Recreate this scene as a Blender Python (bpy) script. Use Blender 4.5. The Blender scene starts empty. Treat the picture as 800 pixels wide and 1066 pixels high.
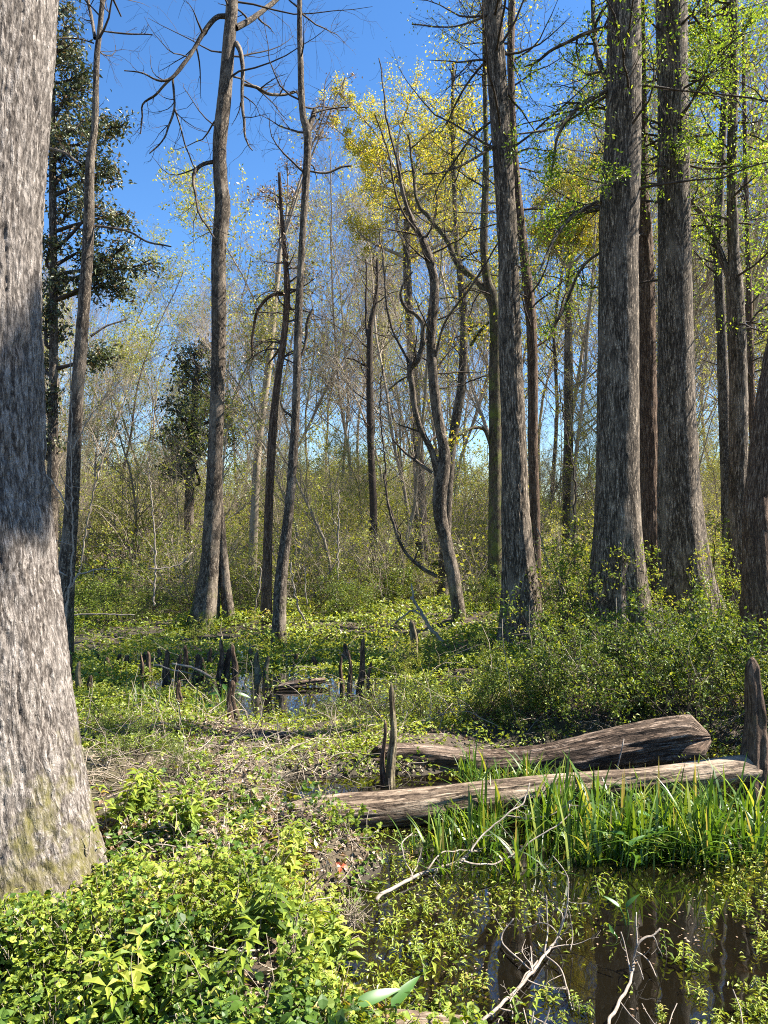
import bpy, math, random
import numpy as np

# ------------------------------------------------------------------ camera, world, sun, exposure
scene = bpy.context.scene
COL = scene.collection
F = 770.0; CX = 400.0; HY = 545.0; EYE = 1.6          # focal length and horizon in photo pixels, eye height
cam_d = bpy.data.cameras.new('camera'); cam = bpy.data.objects.new('camera', cam_d); COL.objects.link(cam)
cam_d.sensor_fit = 'VERTICAL'; cam_d.sensor_height = 36.0; cam_d.lens = 36.0 * F / 1066.0
cam_d.shift_y = (HY - 533.0) / 1066.0
cam_d.clip_end = 800; cam_d.clip_start = 0.02
cam.location = (0, 0, EYE); cam.rotation_euler = (math.radians(90), 0, 0)
scene.camera = cam

SUN_AZ = 8.0      # degrees from +X (right) towards +Y (ahead)
SUN_EL = 49.0
world = bpy.data.worlds.new('World'); scene.world = world; world.use_nodes = True
wn = world.node_tree; bg = wn.nodes['Background']
sky = wn.nodes.new('ShaderNodeTexSky'); sky.sky_type = 'NISHITA'; sky.sun_disc = False
sky.sun_elevation = math.radians(SUN_EL); sky.sun_rotation = math.radians(90 - SUN_AZ)
sky.altitude = 100; sky.air_density = 1.0; sky.dust_density = 0.1; sky.ozone_density = 4.0
hs = wn.nodes.new('ShaderNodeHueSaturation'); hs.inputs['Saturation'].default_value = 1.2; hs.inputs['Hue'].default_value = 0.503
wn.links.new(sky.outputs[0], hs.inputs['Color']); wn.links.new(hs.outputs[0], bg.inputs[0]); bg.inputs[1].default_value = 0.066
sun_d = bpy.data.lights.new('sun', 'SUN'); sun_d.energy = 5.0; sun_d.angle = math.radians(0.5); sun_d.color = (1.0, 0.94, 0.84)
sun = bpy.data.objects.new('sun', sun_d); COL.objects.link(sun)
from mathutils import Vector
sv = Vector((math.cos(math.radians(SUN_EL)) * math.cos(math.radians(SUN_AZ)),
             math.cos(math.radians(SUN_EL)) * math.sin(math.radians(SUN_AZ)), math.sin(math.radians(SUN_EL))))
sun.rotation_euler = sv.to_track_quat('Z', 'Y').to_euler(); sun.location = (12, 4, 20)
scene.view_settings.view_transform = 'Standard'; scene.view_settings.look = 'None'
scene.view_settings.gamma = 1.0; scene.view_settings.exposure = 1.93
cy = scene.cycles
cy.max_bounces = 5; cy.diffuse_bounces = 2; cy.glossy_bounces = 2; cy.transmission_bounces = 3; cy.transparent_max_bounces = 6
cy.caustics_reflective = False; cy.caustics_refractive = False
cy.use_denoising = False; cy.pixel_filter_type = 'BLACKMAN_HARRIS'; cy.filter_width = 1.05; cy.sample_clamp_indirect = 4.0
scene.render.use_persistent_data = False

rng = np.random.default_rng(7)
random.seed(7)

# ------------------------------------------------------------------ numeric helpers
def W(px, py, Y):
    return np.array([(px - CX) / F * Y, Y, EYE - (py - HY) / F * Y])
def D(py, z=0.0):                       # depth at which a ground point shows at row py
    return (EYE - z) * F / (py - HY)
_tab = np.random.default_rng(3).random((64, 64, 64)).astype(np.float32)
def noise(p):
    p = np.asarray(p, float); i = np.floor(p).astype(int); f = p - i; f = f * f * (3 - 2 * f)
    i0 = i & 63; i1 = (i + 1) & 63; r = 0
    for a in (0, 1):
        for b in (0, 1):
            for c in (0, 1):
                X = (i1 if a else i0)[..., 0]; Yy = (i1 if b else i0)[..., 1]; Z = (i1 if c else i0)[..., 2]
                w = (f[..., 0] if a else 1 - f[..., 0]) * (f[..., 1] if b else 1 - f[..., 1]) * (f[..., 2] if c else 1 - f[..., 2])
                r = r + w * _tab[X, Yy, Z]
    return r
def fbm(p, o=4):
    s = 0; a = 0.5; p = np.asarray(p, float)
    for k in range(o):
        s = s + a * noise(p * 2 ** k + 17.3 * k); a *= 0.5
    return s / (1 - 0.5 ** o)
def norm(v):
    return v / np.maximum(np.linalg.norm(v, axis=-1, keepdims=True), 1e-9)
def catmull(P, n):
    P = np.asarray(P, float)
    if len(P) == 2:
        t = np.linspace(0, 1, n)[:, None]; return P[0] * (1 - t) + P[1] * t
    Q = np.vstack([2 * P[0] - P[1], P, 2 * P[-1] - P[-2]])
    seg = np.linalg.norm(np.diff(P[:, :3], axis=0), axis=1); c = np.r_[0, np.cumsum(seg)]
    s = np.linspace(0, c[-1], n); k = np.clip(np.searchsorted(c, s, side='right') - 1, 0, len(P) - 2)
    t = ((s - c[k]) / np.maximum(seg[k], 1e-9))[:, None]
    p0, p1, p2, p3 = Q[k], Q[k + 1], Q[k + 2], Q[k + 3]
    return 0.5 * ((2 * p1) + (-p0 + p2) * t + (2 * p0 - 5 * p1 + 4 * p2 - p3) * t ** 2 + (-p0 + 3 * p1 - 3 * p2 + p3) * t ** 3)

# ground height, used by everything that stands on it
def sstep(a, b, x):
    t = np.clip((x - a) / (b - a), 0, 1); return t * t * (3 - 2 * t)
def ground(x, y):
    x = np.asarray(x, float); y = np.asarray(y, float)
    p = np.stack([x, y, 0 * x], -1)
    n1 = fbm(p * 0.7 + 5, 3) - 0.5; n2 = fbm(p * 2.6 + 9, 3) - 0.5
    z = -0.02 + 0.22 * n1 + 0.16 * n2
    # foreground bank on the left, pool on the right
    edge = -0.06 + 0.12 * (1 - sstep(2.3, 2.9, y)) + 0.12 * np.sin(y * 2.1) + 0.25 * n2 - 0.50 * sstep(3.45, 3.85, y)
    bank = 1 - sstep(edge - 0.35, edge + 0.12, x)
    near = 1 - sstep(4.3, 4.9, y)
    zn = bank * (0.13 + 0.16 * n2 + 0.1 * n1) + (1 - bank) * (-0.20 + 0.05 * n2)
    # the very front lip of soil at the bottom of the picture
    lip = 1 - sstep(2.12, 2.42, y + 0.5 * n2)
    zn = zn * (1 - lip) + lip * 0.06
    # grass hummock in front of the logs on the right
    hum = sstep(3.55, 3.85, y) * (1 - sstep(4.6, 4.9, y)) * sstep(-0.05, 0.5, x)
    zn = zn * (1 - hum) + hum * (-0.02 + 0.06 * n2)
    z = near * zn + (1 - near) * z
    z = z - 0.10 * np.exp(-((y - 4.75) / 0.35) ** 2) * sstep(0.2, 0.6, x) + 0.04 * np.exp(-((y - 4.65) / 0.3) ** 2) * (1 - sstep(-0.1, 0.3, x))
    # litter bank behind the logs
    db = np.exp(-((y - 5.35 + 0.1 * np.sin(x * 2)) / 0.42) ** 2) * (1 - sstep(0.3, 1.2, x))
    z = z + 0.12 * db
    # shrubby bank on the right
    z = z + 0.20 * sstep(0.2, 1.4, x) * sstep(5.1, 5.8, y) * (1 - sstep(10, 14, y))
    # central pool
    pool = np.exp(-(((x + 0.9) / 1.3) ** 2 + ((y - 7.3) / 1.1) ** 2))
    z = z - 0.16 * pool
    z = z + 0.05 * sstep(9, 12, y) + 0.075 * np.clip(y - 15, 0, 50) + 0.02 * np.clip(np.abs(x) - 25, 0, 60)
    return z
def gz(x, y): return float(ground(np.array([x]), np.array([y]))[0])

# ------------------------------------------------------------------ mesh builders
class MB:
    def __init__(s): s.v = []; s.f = []; s.tc = []; s.n = 0; s.smooth = True
    def add(s, v, faces, tc=None):
        v = np.asarray(v, np.float32).reshape(-1, 3)
        for fa in (faces if isinstance(faces, (list, tuple)) else [faces]):
            s.f.append(np.asarray(fa, np.int64) + s.n)
        s.v.append(v); s.tc.append(v if tc is None else np.asarray(tc, np.float32).reshape(-1, 3)); s.n += len(v)
        return s
    def build(s, name, mat, parent=None, base=(0, 0, 0), loc=None, smooth=True):
        v = np.concatenate(s.v) - np.asarray(base, np.float32); tc = np.concatenate(s.tc)
        me = bpy.data.meshes.new(name)
        me.vertices.add(len(v)); me.vertices.foreach_set('co', v.ravel().astype(np.float32))
        idx = np.concatenate([a.ravel() for a in s.f]); cnt = np.concatenate([np.full(len(a), a.shape[1]) for a in s.f])
        me.loops.add(len(idx)); me.loops.foreach_set('vertex_index', idx.astype(np.int32))
        me.polygons.add(len(cnt)); st = np.r_[0, np.cumsum(cnt)[:-1]]
        me.polygons.foreach_set('loop_start', st.astype(np.int32))
        me.polygons.foreach_set('use_smooth', np.full(len(cnt), smooth))
        me.update(calc_edges=True)
        at = me.attributes.new('tc', 'FLOAT_VECTOR', 'POINT'); at.data.foreach_set('vector', tc.ravel().astype(np.float32))
        me.materials.append(mat)
        o = bpy.data.objects.new(name, me); COL.objects.link(o)
        if parent is not None: o.parent = parent
        if loc is not None: o.location = loc
        return o
def tag(o, label, cat, group=None, kind=None):
    o['label'] = label; o['category'] = cat
    if group: o['group'] = group
    if kind: o['kind'] = kind
    return o
def thing(name, label, cat, loc=(0, 0, 0), group=None):
    o = bpy.data.objects.new(name, None); COL.objects.link(o); o.location = tuple(map(float, loc)); o.empty_display_size = 0.2
    return tag(o, label, cat, group)
def structure(o): o['kind'] = 'structure'; return o
def stuff(o, label, cat): o['kind'] = 'stuff'; o['label'] = label; o['category'] = cat; return o
def dup(root, loc, rotz=0.0, s=1.0, label=None, tilt=(0, 0)):
    r = root.copy(); COL.objects.link(r); r.location = tuple(map(float, loc)); r.rotation_euler = (tilt[0], tilt[1], rotz)
    r.scale = (s, s, s) if np.isscalar(s) else s
    if label: r['label'] = label
    for ch in list(root.children):
        c = ch.copy(); COL.objects.link(c); c.parent = r
    return r

def tubes(mb, P, R, S=5, closed=False, disp=None, off=None):
    """P (N,K,3) centre lines, R (N,K) radii -> tubes with S sides."""
    P = np.asarray(P, float); R = np.asarray(R, float)
    if P.ndim == 2: P = P[None]; R = R[None]
    N, K, _ = P.shape
    T = np.gradient(P, axis=1); T = norm(T)
    mean = norm(P[:, -1] - P[:, 0]); ref = np.where(np.abs(mean[:, 2:3]) > 0.7, np.array([[0, 1., 0]]), np.array([[0, 0, 1.]]))
    A = norm(np.cross(np.broadcast_to(ref[:, None], P.shape), T)); B = np.cross(T, A)
    th = np.linspace(0, 2 * np.pi, S, endpoint=False)
    c, s = np.cos(th), np.sin(th)
    dirs = A[:, :, None] * c[None, None, :, None] + B[:, :, None] * s[None, None, :, None]
    L = np.concatenate([np.zeros((N, 1)), np.cumsum(np.linalg.norm(np.diff(P, axis=1), axis=2), axis=1)], 1)
    if off is None: off = rng.random(N) * 50
    tc = np.stack([R[:, :, None] * c, R[:, :, None] * s, np.broadcast_to((L + off[:, None])[:, :, None], (N, K, S))], -1)
    rr = np.broadcast_to(R[:, :, None], (N, K, S)).copy()
    if disp is not None: rr = rr + disp(tc, np.broadcast_to(L[:, :, None], rr.shape), np.broadcast_to(th, rr.shape), rr)
    V = P[:, :, None] + dirs * rr[..., None]
    i = np.arange(N)[:, None, None] * K * S; k = np.arange(K - 1)[None, :, None] * S; j = np.arange(S)[None, None, :]; j2 = (j + 1) % S
    f = np.stack([i + k + j, i + k + j2, i + k + S + j2, i + k + S + j], -1).reshape(-1, 4)
    fs = [f]
    if closed:
        b = (np.arange(N)[:, None] * K * S)
        fs.append((b + np.arange(S)[::-1][None])); fs.append((b + (K - 1) * S + np.arange(S)[None]))
    mb.add(V, fs, tc)
    return mb

def grow(P, R, n, t0, t1, L, ang=(35, 75), wander=0.25, up=0.1, K=7, rr=0.5, rmax=1e9, fall=0.5, taper=0.2, g=None):
    g = g or rng
    P = np.asarray(P, float); R = np.asarray(R, float)
    if P.ndim == 2: P = P[None]; R = R[None]
    N, K0, _ = P.shape
    idx = np.repeat(np.arange(N), n); M = len(idx)
    t = t0 + (t1 - t0) * g.random(M); u = t * (K0 - 1); k = np.clip(u.astype(int), 0, K0 - 2); fr = (u - k)[:, None]
    a = P[idx, k]; b = P[idx, k + 1]; st = a * (1 - fr) + b * fr
    tan = norm(b - a); r = R[idx, k] * (1 - fr[:, 0]) + R[idx, k + 1] * fr[:, 0]
    perp = norm(np.cross(tan, g.normal(size=(M, 3))))
    an = np.radians(g.uniform(ang[0], ang[1], M))[:, None]
    d = tan * np.cos(an) + perp * np.sin(an)
    plen = np.linalg.norm(np.diff(P, axis=1), axis=2).sum(1)[idx]
    ln = (L if L > 0 else plen * (-L)) * g.uniform(0.55, 1.25, M) * (1 - fall * (t - t0) / max(t1 - t0, 1e-6))
    Q = np.zeros((M, K, 3)); Q[:, 0] = st
    for i in range(1, K):
        d = norm(d + wander * g.normal(size=(M, 3)) + np.array([0, 0, up]))
        Q[:, i] = Q[:, i - 1] + d * (ln / (K - 1))[:, None]
    r0 = np.minimum(r * rr * g.uniform(0.7, 1.1, M), rmax)
    return Q, r0[:, None] * np.linspace(1, taper, K)[None]

# leaf templates: x across, y along, z up
def T_leaf(w=0.5, fold=0.12, droop=0.15):
    v = np.array([[0, 0, 0], [-w * .5, .45, fold], [w * .5, .45, fold], [0, .5, 0], [0, 1, -droop]])
    f = np.array([[0, 3, 1], [0, 2, 3], [1, 3, 4], [3, 2, 4]]); return v, f
def T_quad(w=0.5):
    return np.array([[0, 0, 0], [w * .5, .5, .06], [0, 1, 0], [-w * .5, .5, .06]]), np.array([[0, 1, 2], [0, 2, 3]])
def T_leaf2(w=0.6, fold=0.10, droop=0.18):
    v = np.array([[0, 0, 0], [-w * .36, .22, fold * .8], [w * .36, .22, fold * .8], [-w * .5, .52, fold], [w * .5, .52, fold], [-w * .26, .82, fold * .3 - droop * .5], [w * .26, .82, fold * .3 - droop * .5], [0, 1, -droop], [0, .3, 0], [0, .66, -droop * .2]])
    f = np.array([[0, 8, 1], [0, 2, 8], [1, 8, 9], [1, 9, 3], [2, 9, 8], [2, 4, 9], [3, 9, 5], [4, 6, 9], [5, 9, 7], [9, 6, 7]]); return v, f
def T_multi(n, spread, w=0.55, stem=0.25):
    vs = []; fs = []; v0, f0 = T_leaf2(w); k = 0
    for i in range(n):
        a = math.radians((i - (n - 1) / 2) * spread); sc = 0.62 if i != (n - 1) / 2 else 0.75
        c, s = math.cos(a), math.sin(a); v = v0 * sc; v = v @ np.array([[c, s, 0], [-s, c, 0], [0, 0, 1]]).T
        v[:, 1] += stem; vs.append(v); fs.append(f0 + k); k += len(v0)
    return np.vstack(vs), np.vstack(fs)
def T_broad():                         # broad leaf, finer outline
    ys = np.array([0, .12, .3, .5, .7, .87, 1.0]); ws = np.array([0.03, .34, .42, .38, .27, .13, 0.0])
    v = []; 
    for y, w in zip(ys, ws): z = -0.25 * y * y; v += [[-w * .5 * 1.25, y - .1 * w, z + .1 * w], [0, y, z], [w * .5 * 1.25, y - .1 * w, z + .1 * w]]
    f = []
    for i in range(6):
        a = i * 3; f += [[a, a + 1, a + 4, a + 3], [a + 1, a + 2, a + 5, a + 4]]
    return np.array(v), np.array(f)
def leaves(mb, pos, size, tmpl, up=0.6, g=None, nrm=None, head=None):
    g = g or rng
    pos = np.asarray(pos, float); M = len(pos); tv, tf = tmpl
    nn = norm(np.array([0, 0, up]) + g.normal(size=(M, 3)) * (1 - min(up, 0.95)) * 0.9) if nrm is None else norm(nrm)
    h = g.normal(size=(M, 3)) if head is None else head
    Yv = norm(h - (h * nn).sum(1, keepdims=True) * nn); Xv = np.cross(Yv, nn)
    s = np.broadcast_to(size, (M,))[:, None, None]
    V = pos[:, None] + s * (tv[None, :, 0:1] * Xv[:, None] + tv[None, :, 1:2] * Yv[:, None] + tv[None, :, 2:3] * nn[:, None])
    f = (tf[None] + (np.arange(M) * len(tv))[:, None, None]).reshape(-1, tf.shape[1])
    mb.add(V, f); return mb
def blades(mb, base, L, w, lean, K=6, g=None, head=None):
    g = g or rng
    M = len(base); th = g.random(M) * 2 * np.pi if head is None else head
    hd = np.stack([np.cos(th), np.sin(th), 0 * th], 1)
    ln = np.broadcast_to(lean, (M,)); t = np.linspace(0, 1, K)
    up = L[:, None] * (t - 0.28 * ln[:, None] * t ** 3); out = L[:, None] * ln[:, None] * (0.25 * t + 0.75 * t ** 2.2) 
    C = base[:, None] + hd[:, None] * out[..., None]; C[..., 2] += up
    side = np.stack([-hd[:, 1], hd[:, 0], 0 * th], 1)
    tw = g.normal(size=M) * 0.6; side = norm(side + hd * tw[:, None])
    wd = np.broadcast_to(w, (M,))[:, None] * (np.sin(np.clip(t * 0.9 + 0.25, 0, 1.15) / 1.15 * np.pi)[None] ** 0.6) * 0.5
    wd[:, -1] = 0.0004
    V = np.stack([C - side[:, None] * wd[..., None], C + side[:, None] * wd[..., None]], 2)
    i = (np.arange(M) * K * 2)[:, None]; k = (np.arange(K - 1) * 2)[None]
    f = np.stack([i + k, i + k + 1, i + k + 3, i + k + 2], -1).reshape(-1, 4)
    mb.add(V, f); return mb

# ------------------------------------------------------------------ materials
def newmat(name):
    m = bpy.data.materials.new(name); m.use_nodes = True; nt = m.node_tree; nt.nodes.clear()
    out = nt.nodes.new('ShaderNodeOutputMaterial'); return m, nt, out
def ramp(nt, fac, stops, interp='LINEAR'):
    r = nt.nodes.new('ShaderNodeValToRGB'); r.color_ramp.interpolation = interp; e = r.color_ramp.elements
    while len(e) < len(stops): e.new(0.5)
    for k, (p, c) in enumerate(stops):
        e[k].position = p; e[k].color = (*c, 1)
    nt.links.new(fac, r.inputs[0]); return r.outputs[0]
def mapping(nt, src, scale, loc=(0, 0, 0)):
    mp = nt.nodes.new('ShaderNodeMapping'); mp.inputs['Scale'].default_value = scale; mp.inputs['Location'].default_value = loc
    nt.links.new(src, mp.inputs[0]); return mp.outputs[0]
def ntex(nt, vec, scale, detail=4, rough=0.6, dist=0.0):
    n = nt.nodes.new('ShaderNodeTexNoise'); n.inputs['Scale'].default_value = scale; n.inputs['Detail'].default_value = detail
    n.inputs['Roughness'].default_value = rough; n.inputs['Distortion'].default_value = dist
    nt.links.new(vec, n.inputs['Vector']); return n.outputs[0]
def math_(nt, op, a, b=None, c=None, clamp=False):
    m = nt.nodes.new('ShaderNodeMath'); m.operation = op; m.use_clamp = clamp
    for i, x in enumerate((a, b, c)):
        if x is None: continue
        if isinstance(x, (int, float)): m.inputs[i].default_value = x
        else: nt.links.new(x, m.inputs[i])
    return m.outputs[0]
def mixc(nt, fac, a, b, mode='MIX'):
    m = nt.nodes.new('ShaderNodeMix'); m.data_type = 'RGBA'; m.blend_type = mode
    for sock, x in ((m.inputs['Factor'], fac), (m.inputs[6], a), (m.inputs[7], b)):
        if isinstance(x, (int, float)): sock.default_value = x
        elif isinstance(x, tuple): sock.default_value = (*x, 1)
        else: nt.links.new(x, sock)
    return m.outputs[2]
def sepz(nt, vec, k=2):
    s = nt.nodes.new('ShaderNodeSeparateXYZ'); nt.links.new(vec, s.inputs[0]); return s.outputs[k]

def bark_mat(name, dark, mid, light, fur=26.0, stretch=0.16, depth=0.012, moss=0.0, moss_z=0.6, lichen=0.25, mosscol=(0.13, 0.14, 0.025)):
    m, nt, out = newmat(name)
    at = nt.nodes.new('ShaderNodeAttribute'); at.attribute_name = 'tc'; v = at.outputs['Vector']
    def lines(scale, st, gain, seed):
        n = ntex(nt, mapping(nt, v, (fur * scale, fur * scale, fur * scale * st), (seed, seed, seed)), 1.0, 3.5, 0.6, 0.15)
        return math_(nt, 'MULTIPLY', math_(nt, 'ABSOLUTE', math_(nt, 'SUBTRACT', n, 0.5)), gain, clamp=True)
    f1 = lines(0.62, stretch * 0.75, 11.0, 0.0); f2 = lines(1.3, stretch * 0.9, 8.0, 7.3); f3 = lines(0.8, stretch * 4.0, 10.0, 3.1)
    edge = math_(nt, 'MULTIPLY', f1, math_(nt, 'ADD', math_(nt, 'MULTIPLY', f2, 0.6), 0.4))
    edge = math_(nt, 'MULTIPLY', edge, math_(nt, 'ADD', math_(nt, 'MULTIPLY', f3, 0.45), 0.55))
    fine = ntex(nt, mapping(nt, v, (fur * 4, fur * 4, fur * 2.2)), 1.0, 5, 0.8)
    h = math_(nt, 'ADD', math_(nt, 'MULTIPLY', edge, 0.62), math_(nt, 'MULTIPLY', fine, 0.55))
    fl = ntex(nt, mapping(nt, v, (fur * 1.5, fur * 1.5, fur * 0.5), (4, 9, 2)), 1.0, 2, 0.55)
    fl = math_(nt, 'MULTIPLY', math_(nt, 'SUBTRACT', fl, 0.56), 9.0, clamp=True)
    h = math_(nt, 'SUBTRACT', h, math_(nt, 'MULTIPLY', fl, 0.2))
    col = ramp(nt, h, [(0.26, dark), (0.54, mid), (0.88, light)])
    big = ntex(nt, mapping(nt, v, (5, 5, 2.0)), 1.0, 5, 0.65)
    lm = math_(nt, 'MULTIPLY', math_(nt, 'SUBTRACT', big, 0.5), 4.0, clamp=True)
    col = mixc(nt, math_(nt, 'MULTIPLY', lm, lichen), col, tuple(min(1, c * 1.25 + 0.02) for c in light))
    tone = ntex(nt, mapping(nt, v, (2, 2, 0.5)), 1.0, 3, 0.5)
    col = mixc(nt, 0.35, col, ramp(nt, tone, [(0.3, (0.35, 0.33, 0.32)), (0.7, (1, 1, 1))]), 'MULTIPLY')
    if moss > 0:
        tco = nt.nodes.new('ShaderNodeTexCoord'); z = sepz(nt, tco.outputs['Object'])
        mz = math_(nt, 'SUBTRACT', 1.0, math_(nt, 'DIVIDE', z, moss_z))
        mn = ntex(nt, tco.outputs['Object'], 4.5, 5, 0.7)
        f = math_(nt, 'MULTIPLY', math_(nt, 'ADD', math_(nt, 'MULTIPLY', mz, 0.8), math_(nt, 'MULTIPLY', math_(nt, 'SUBTRACT', mn, 0.56), 7.0)), moss, clamp=True)
        col = mixc(nt, f, col, mosscol)
    b = nt.nodes.new('ShaderNodeBump'); b.inputs['Distance'].default_value = depth; b.inputs['Strength'].default_value = 0.9
    nt.links.new(h, b.inputs['Height'])
    p = nt.nodes.new('ShaderNodeBsdfPrincipled'); p.inputs['Roughness'].default_value = 0.9
    p.inputs['Specular IOR Level'].default_value = 0.2
    nt.links.new(col, p.inputs['Base Color']); nt.links.new(b.outputs[0], p.inputs['Normal']); nt.links.new(p.outputs[0], out.inputs[0])
    return m
def leaf_mat(name, stops, trans=0.4, gloss=0.08, rough=0.4, patch=None):
    m, nt, out = newmat(name)
    ge = nt.nodes.new('ShaderNodeNewGeometry')
    fac = ge.outputs['Random Per Island']
    if patch:
        pn = ntex(nt, ge.outputs['Position'], patch, 3, 0.6)
        fac = math_(nt, 'ADD', math_(nt, 'MULTIPLY', fac, 0.55), math_(nt, 'SUBTRACT', math_(nt, 'MULTIPLY', pn, 1.5), 0.5), clamp=True)
    col = ramp(nt, fac, stops)
    d = nt.nodes.new('ShaderNodeBsdfDiffuse'); t = nt.nodes.new('ShaderNodeBsdfTranslucent'); g = nt.nodes.new('ShaderNodeBsdfGlossy')
    g.inputs['Roughness'].default_value = rough; g.inputs['Color'].default_value = (1, 1, 1, 1)
    nt.links.new(col, d.inputs[0])
    tcol = mixc(nt, 1.0, col, (1.35, 1.15, 0.55), 'MULTIPLY'); nt.links.new(tcol, t.inputs[0])
    a = nt.nodes.new('ShaderNodeMixShader'); a.inputs[0].default_value = trans; nt.links.new(d.outputs[0], a.inputs[1]); nt.links.new(t.outputs[0], a.inputs[2])
    b = nt.nodes.new('ShaderNodeMixShader'); b.inputs[0].default_value = gloss; nt.links.new(a.outputs[0], b.inputs[1]); nt.links.new(g.outputs[0], b.inputs[2])
    nt.links.new(b.outputs[0], out.inputs[0]); return m
def plain_mat(name, c1, c2, scale=20, rough=0.85, bump=0.004):
    m, nt, out = newmat(name); tco = nt.nodes.new('ShaderNodeAttribute'); tco.attribute_name = 'tc'
    n = ntex(nt, mapping(nt, tco.outputs['Vector'], (scale, scale, scale * 0.4)), 1.0, 5, 0.7)
    p = nt.nodes.new('ShaderNodeBsdfPrincipled'); p.inputs['Roughness'].default_value = rough; p.inputs['Specular IOR Level'].default_value = 0.2
    nt.links.new(ramp(nt, n, [(0.3, c1), (0.7, c2)]), p.inputs['Base Color'])
    b = nt.nodes.new('ShaderNodeBump'); b.inputs['Distance'].default_value = bump; nt.links.new(n, b.inputs['Height']); nt.links.new(b.outputs[0], p.inputs['Normal'])
    nt.links.new(p.outputs[0], out.inputs[0]); return m

M = {}
M['bark_hero'] = bark_mat('pale_furrowed_bark', (0.05, 0.04, 0.033), (0.205, 0.175, 0.15), (0.37, 0.33, 0.295), fur=60, stretch=0.22, depth=0.005, moss=0.8, moss_z=0.75, lichen=0.25, mosscol=(0.13, 0.115, 0.035))
M['bark_grey'] = bark_mat('grey_cypress_bark', (0.022, 0.017, 0.012), (0.14, 0.108, 0.078), (0.50, 0.41, 0.31), fur=48, stretch=0.17, depth=0.008, moss=0.5, moss_z=0.6)
M['bark_brown'] = bark_mat('red_brown_cypress_bark', (0.04, 0.024, 0.016), (0.15, 0.095, 0.062), (0.34, 0.25, 0.18), fur=50, stretch=0.16, depth=0.01, lichen=0.15)
M['bark_slim'] = bark_mat('mottled_slim_bark', (0.025, 0.018, 0.014), (0.115, 0.09, 0.066), (0.38, 0.31, 0.235), fur=50, stretch=0.35, depth=0.006, moss=0.5, moss_z=0.7, lichen=0.5)
M['bark_mossy'] = bark_mat('mossy_bark', (0.04, 0.03, 0.02), (0.12, 0.09, 0.06), (0.22, 0.19, 0.12), fur=36, stretch=0.3, depth=0.006, moss=0.7, moss_z=12.0, mosscol=(0.13, 0.15, 0.03))
M['twig_dark'] = plain_mat('dark_twig_bark', (0.03, 0.022, 0.018), (0.09, 0.07, 0.055), 30)
M['twig_tan'] = plain_mat('tan_twig_bark', (0.18, 0.14, 0.10), (0.38, 0.32, 0.24), 12)
M['twig_pale'] = plain_mat('bleached_dead_wood', (0.13, 0.10, 0.08), (0.42, 0.36, 0.29), 60)
M['wood_rot'] = bark_mat('weathered_log_wood', (0.022, 0.014, 0.009), (0.13, 0.088, 0.06), (0.42, 0.32, 0.24), fur=40, stretch=0.10, depth=0.014, lichen=0.55)
M['wood_pale'] = bark_mat('pale_bare_log_wood', (0.04, 0.027, 0.018), (0.22, 0.16, 0.11), (0.46, 0.37, 0.27), fur=40, stretch=0.08, depth=0.006, lichen=0.5)
M['knee'] = bark_mat('cypress_knee_bark', (0.03, 0.019, 0.012), (0.11, 0.07, 0.047), (0.27, 0.19, 0.13), fur=40, stretch=0.12, depth=0.006, moss=0.25, moss_z=0.5)
M['knee_moss'] = bark_mat('mossy_knee_bark', (0.06, 0.045, 0.025), (0.19, 0.15, 0.09), (0.36, 0.31, 0.19), fur=30, stretch=0.12, depth=0.006, moss=0.8, moss_z=0.5, mosscol=(0.16, 0.18, 0.03))
LG = [(0.0, (0.05, 0.09, 0.012)), (0.35, (0.13, 0.20, 0.022)), (0.66, (0.26, 0.33, 0.035)), (0.88, (0.40, 0.43, 0.07)), (0.95, (0.44, 0.38, 0.12)), (1.0, (0.30, 0.18, 0.08))]
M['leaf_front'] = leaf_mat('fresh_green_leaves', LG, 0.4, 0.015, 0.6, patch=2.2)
M['leaf_deep'] = leaf_mat('deep_green_leaves', [(0, (0.03, 0.065, 0.01)), (0.5, (0.07, 0.14, 0.015)), (0.9, (0.15, 0.24, 0.03)), (1, (0.38, 0.30, 0.08))], 0.38, 0.02, 0.5)
M['leaf_mid'] = leaf_mat('low_herb_leaves', [(0, (0.08, 0.13, 0.014)), (0.5, (0.23, 0.30, 0.035)), (0.85, (0.40, 0.45, 0.07)), (1, (0.44, 0.36, 0.17))], 0.42, 0.025, patch=0.9)
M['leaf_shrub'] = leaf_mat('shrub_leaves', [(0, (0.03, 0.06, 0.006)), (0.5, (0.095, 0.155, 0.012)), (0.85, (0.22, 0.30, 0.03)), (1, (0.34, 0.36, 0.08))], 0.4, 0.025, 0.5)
M['leaf_far'] = leaf_mat('thin_spring_leaves', [(0, (0.15, 0.20, 0.03)), (0.6, (0.31, 0.35, 0.06)), (1, (0.50, 0.48, 0.20))], 0.5, 0.02, patch=0.25)
M['leaf_magnolia'] = leaf_mat('glossy_dark_evergreen_leaves', [(0, (0.03, 0.045, 0.018)), (0.5, (0.075, 0.10, 0.04)), (0.8, (0.15, 0.17, 0.08)), (1, (0.20, 0.12, 0.06))], 0.15, 0.04, 0.5)
M['leaf_yellow'] = leaf_mat('yellow_green_catkins', [(0, (0.20, 0.25, 0.03)), (0.5, (0.42, 0.44, 0.05)), (0.85, (0.55, 0.50, 0.06)), (1, (0.50, 0.34, 0.10))], 0.55, 0.02)
M['leaf_cypress'] = leaf_mat('feathery_cypress_leaves', [(0, (0.10, 0.20, 0.02)), (0.6, (0.22, 0.36, 0.04)), (1, (0.40, 0.48, 0.06))], 0.5, 0.02)
M['leaf_pale_cypress'] = leaf_mat('pale_green_bud_leaves', [(0, (0.10, 0.15, 0.05)), (1, (0.24, 0.30, 0.10))], 0.45, 0.02)
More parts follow.
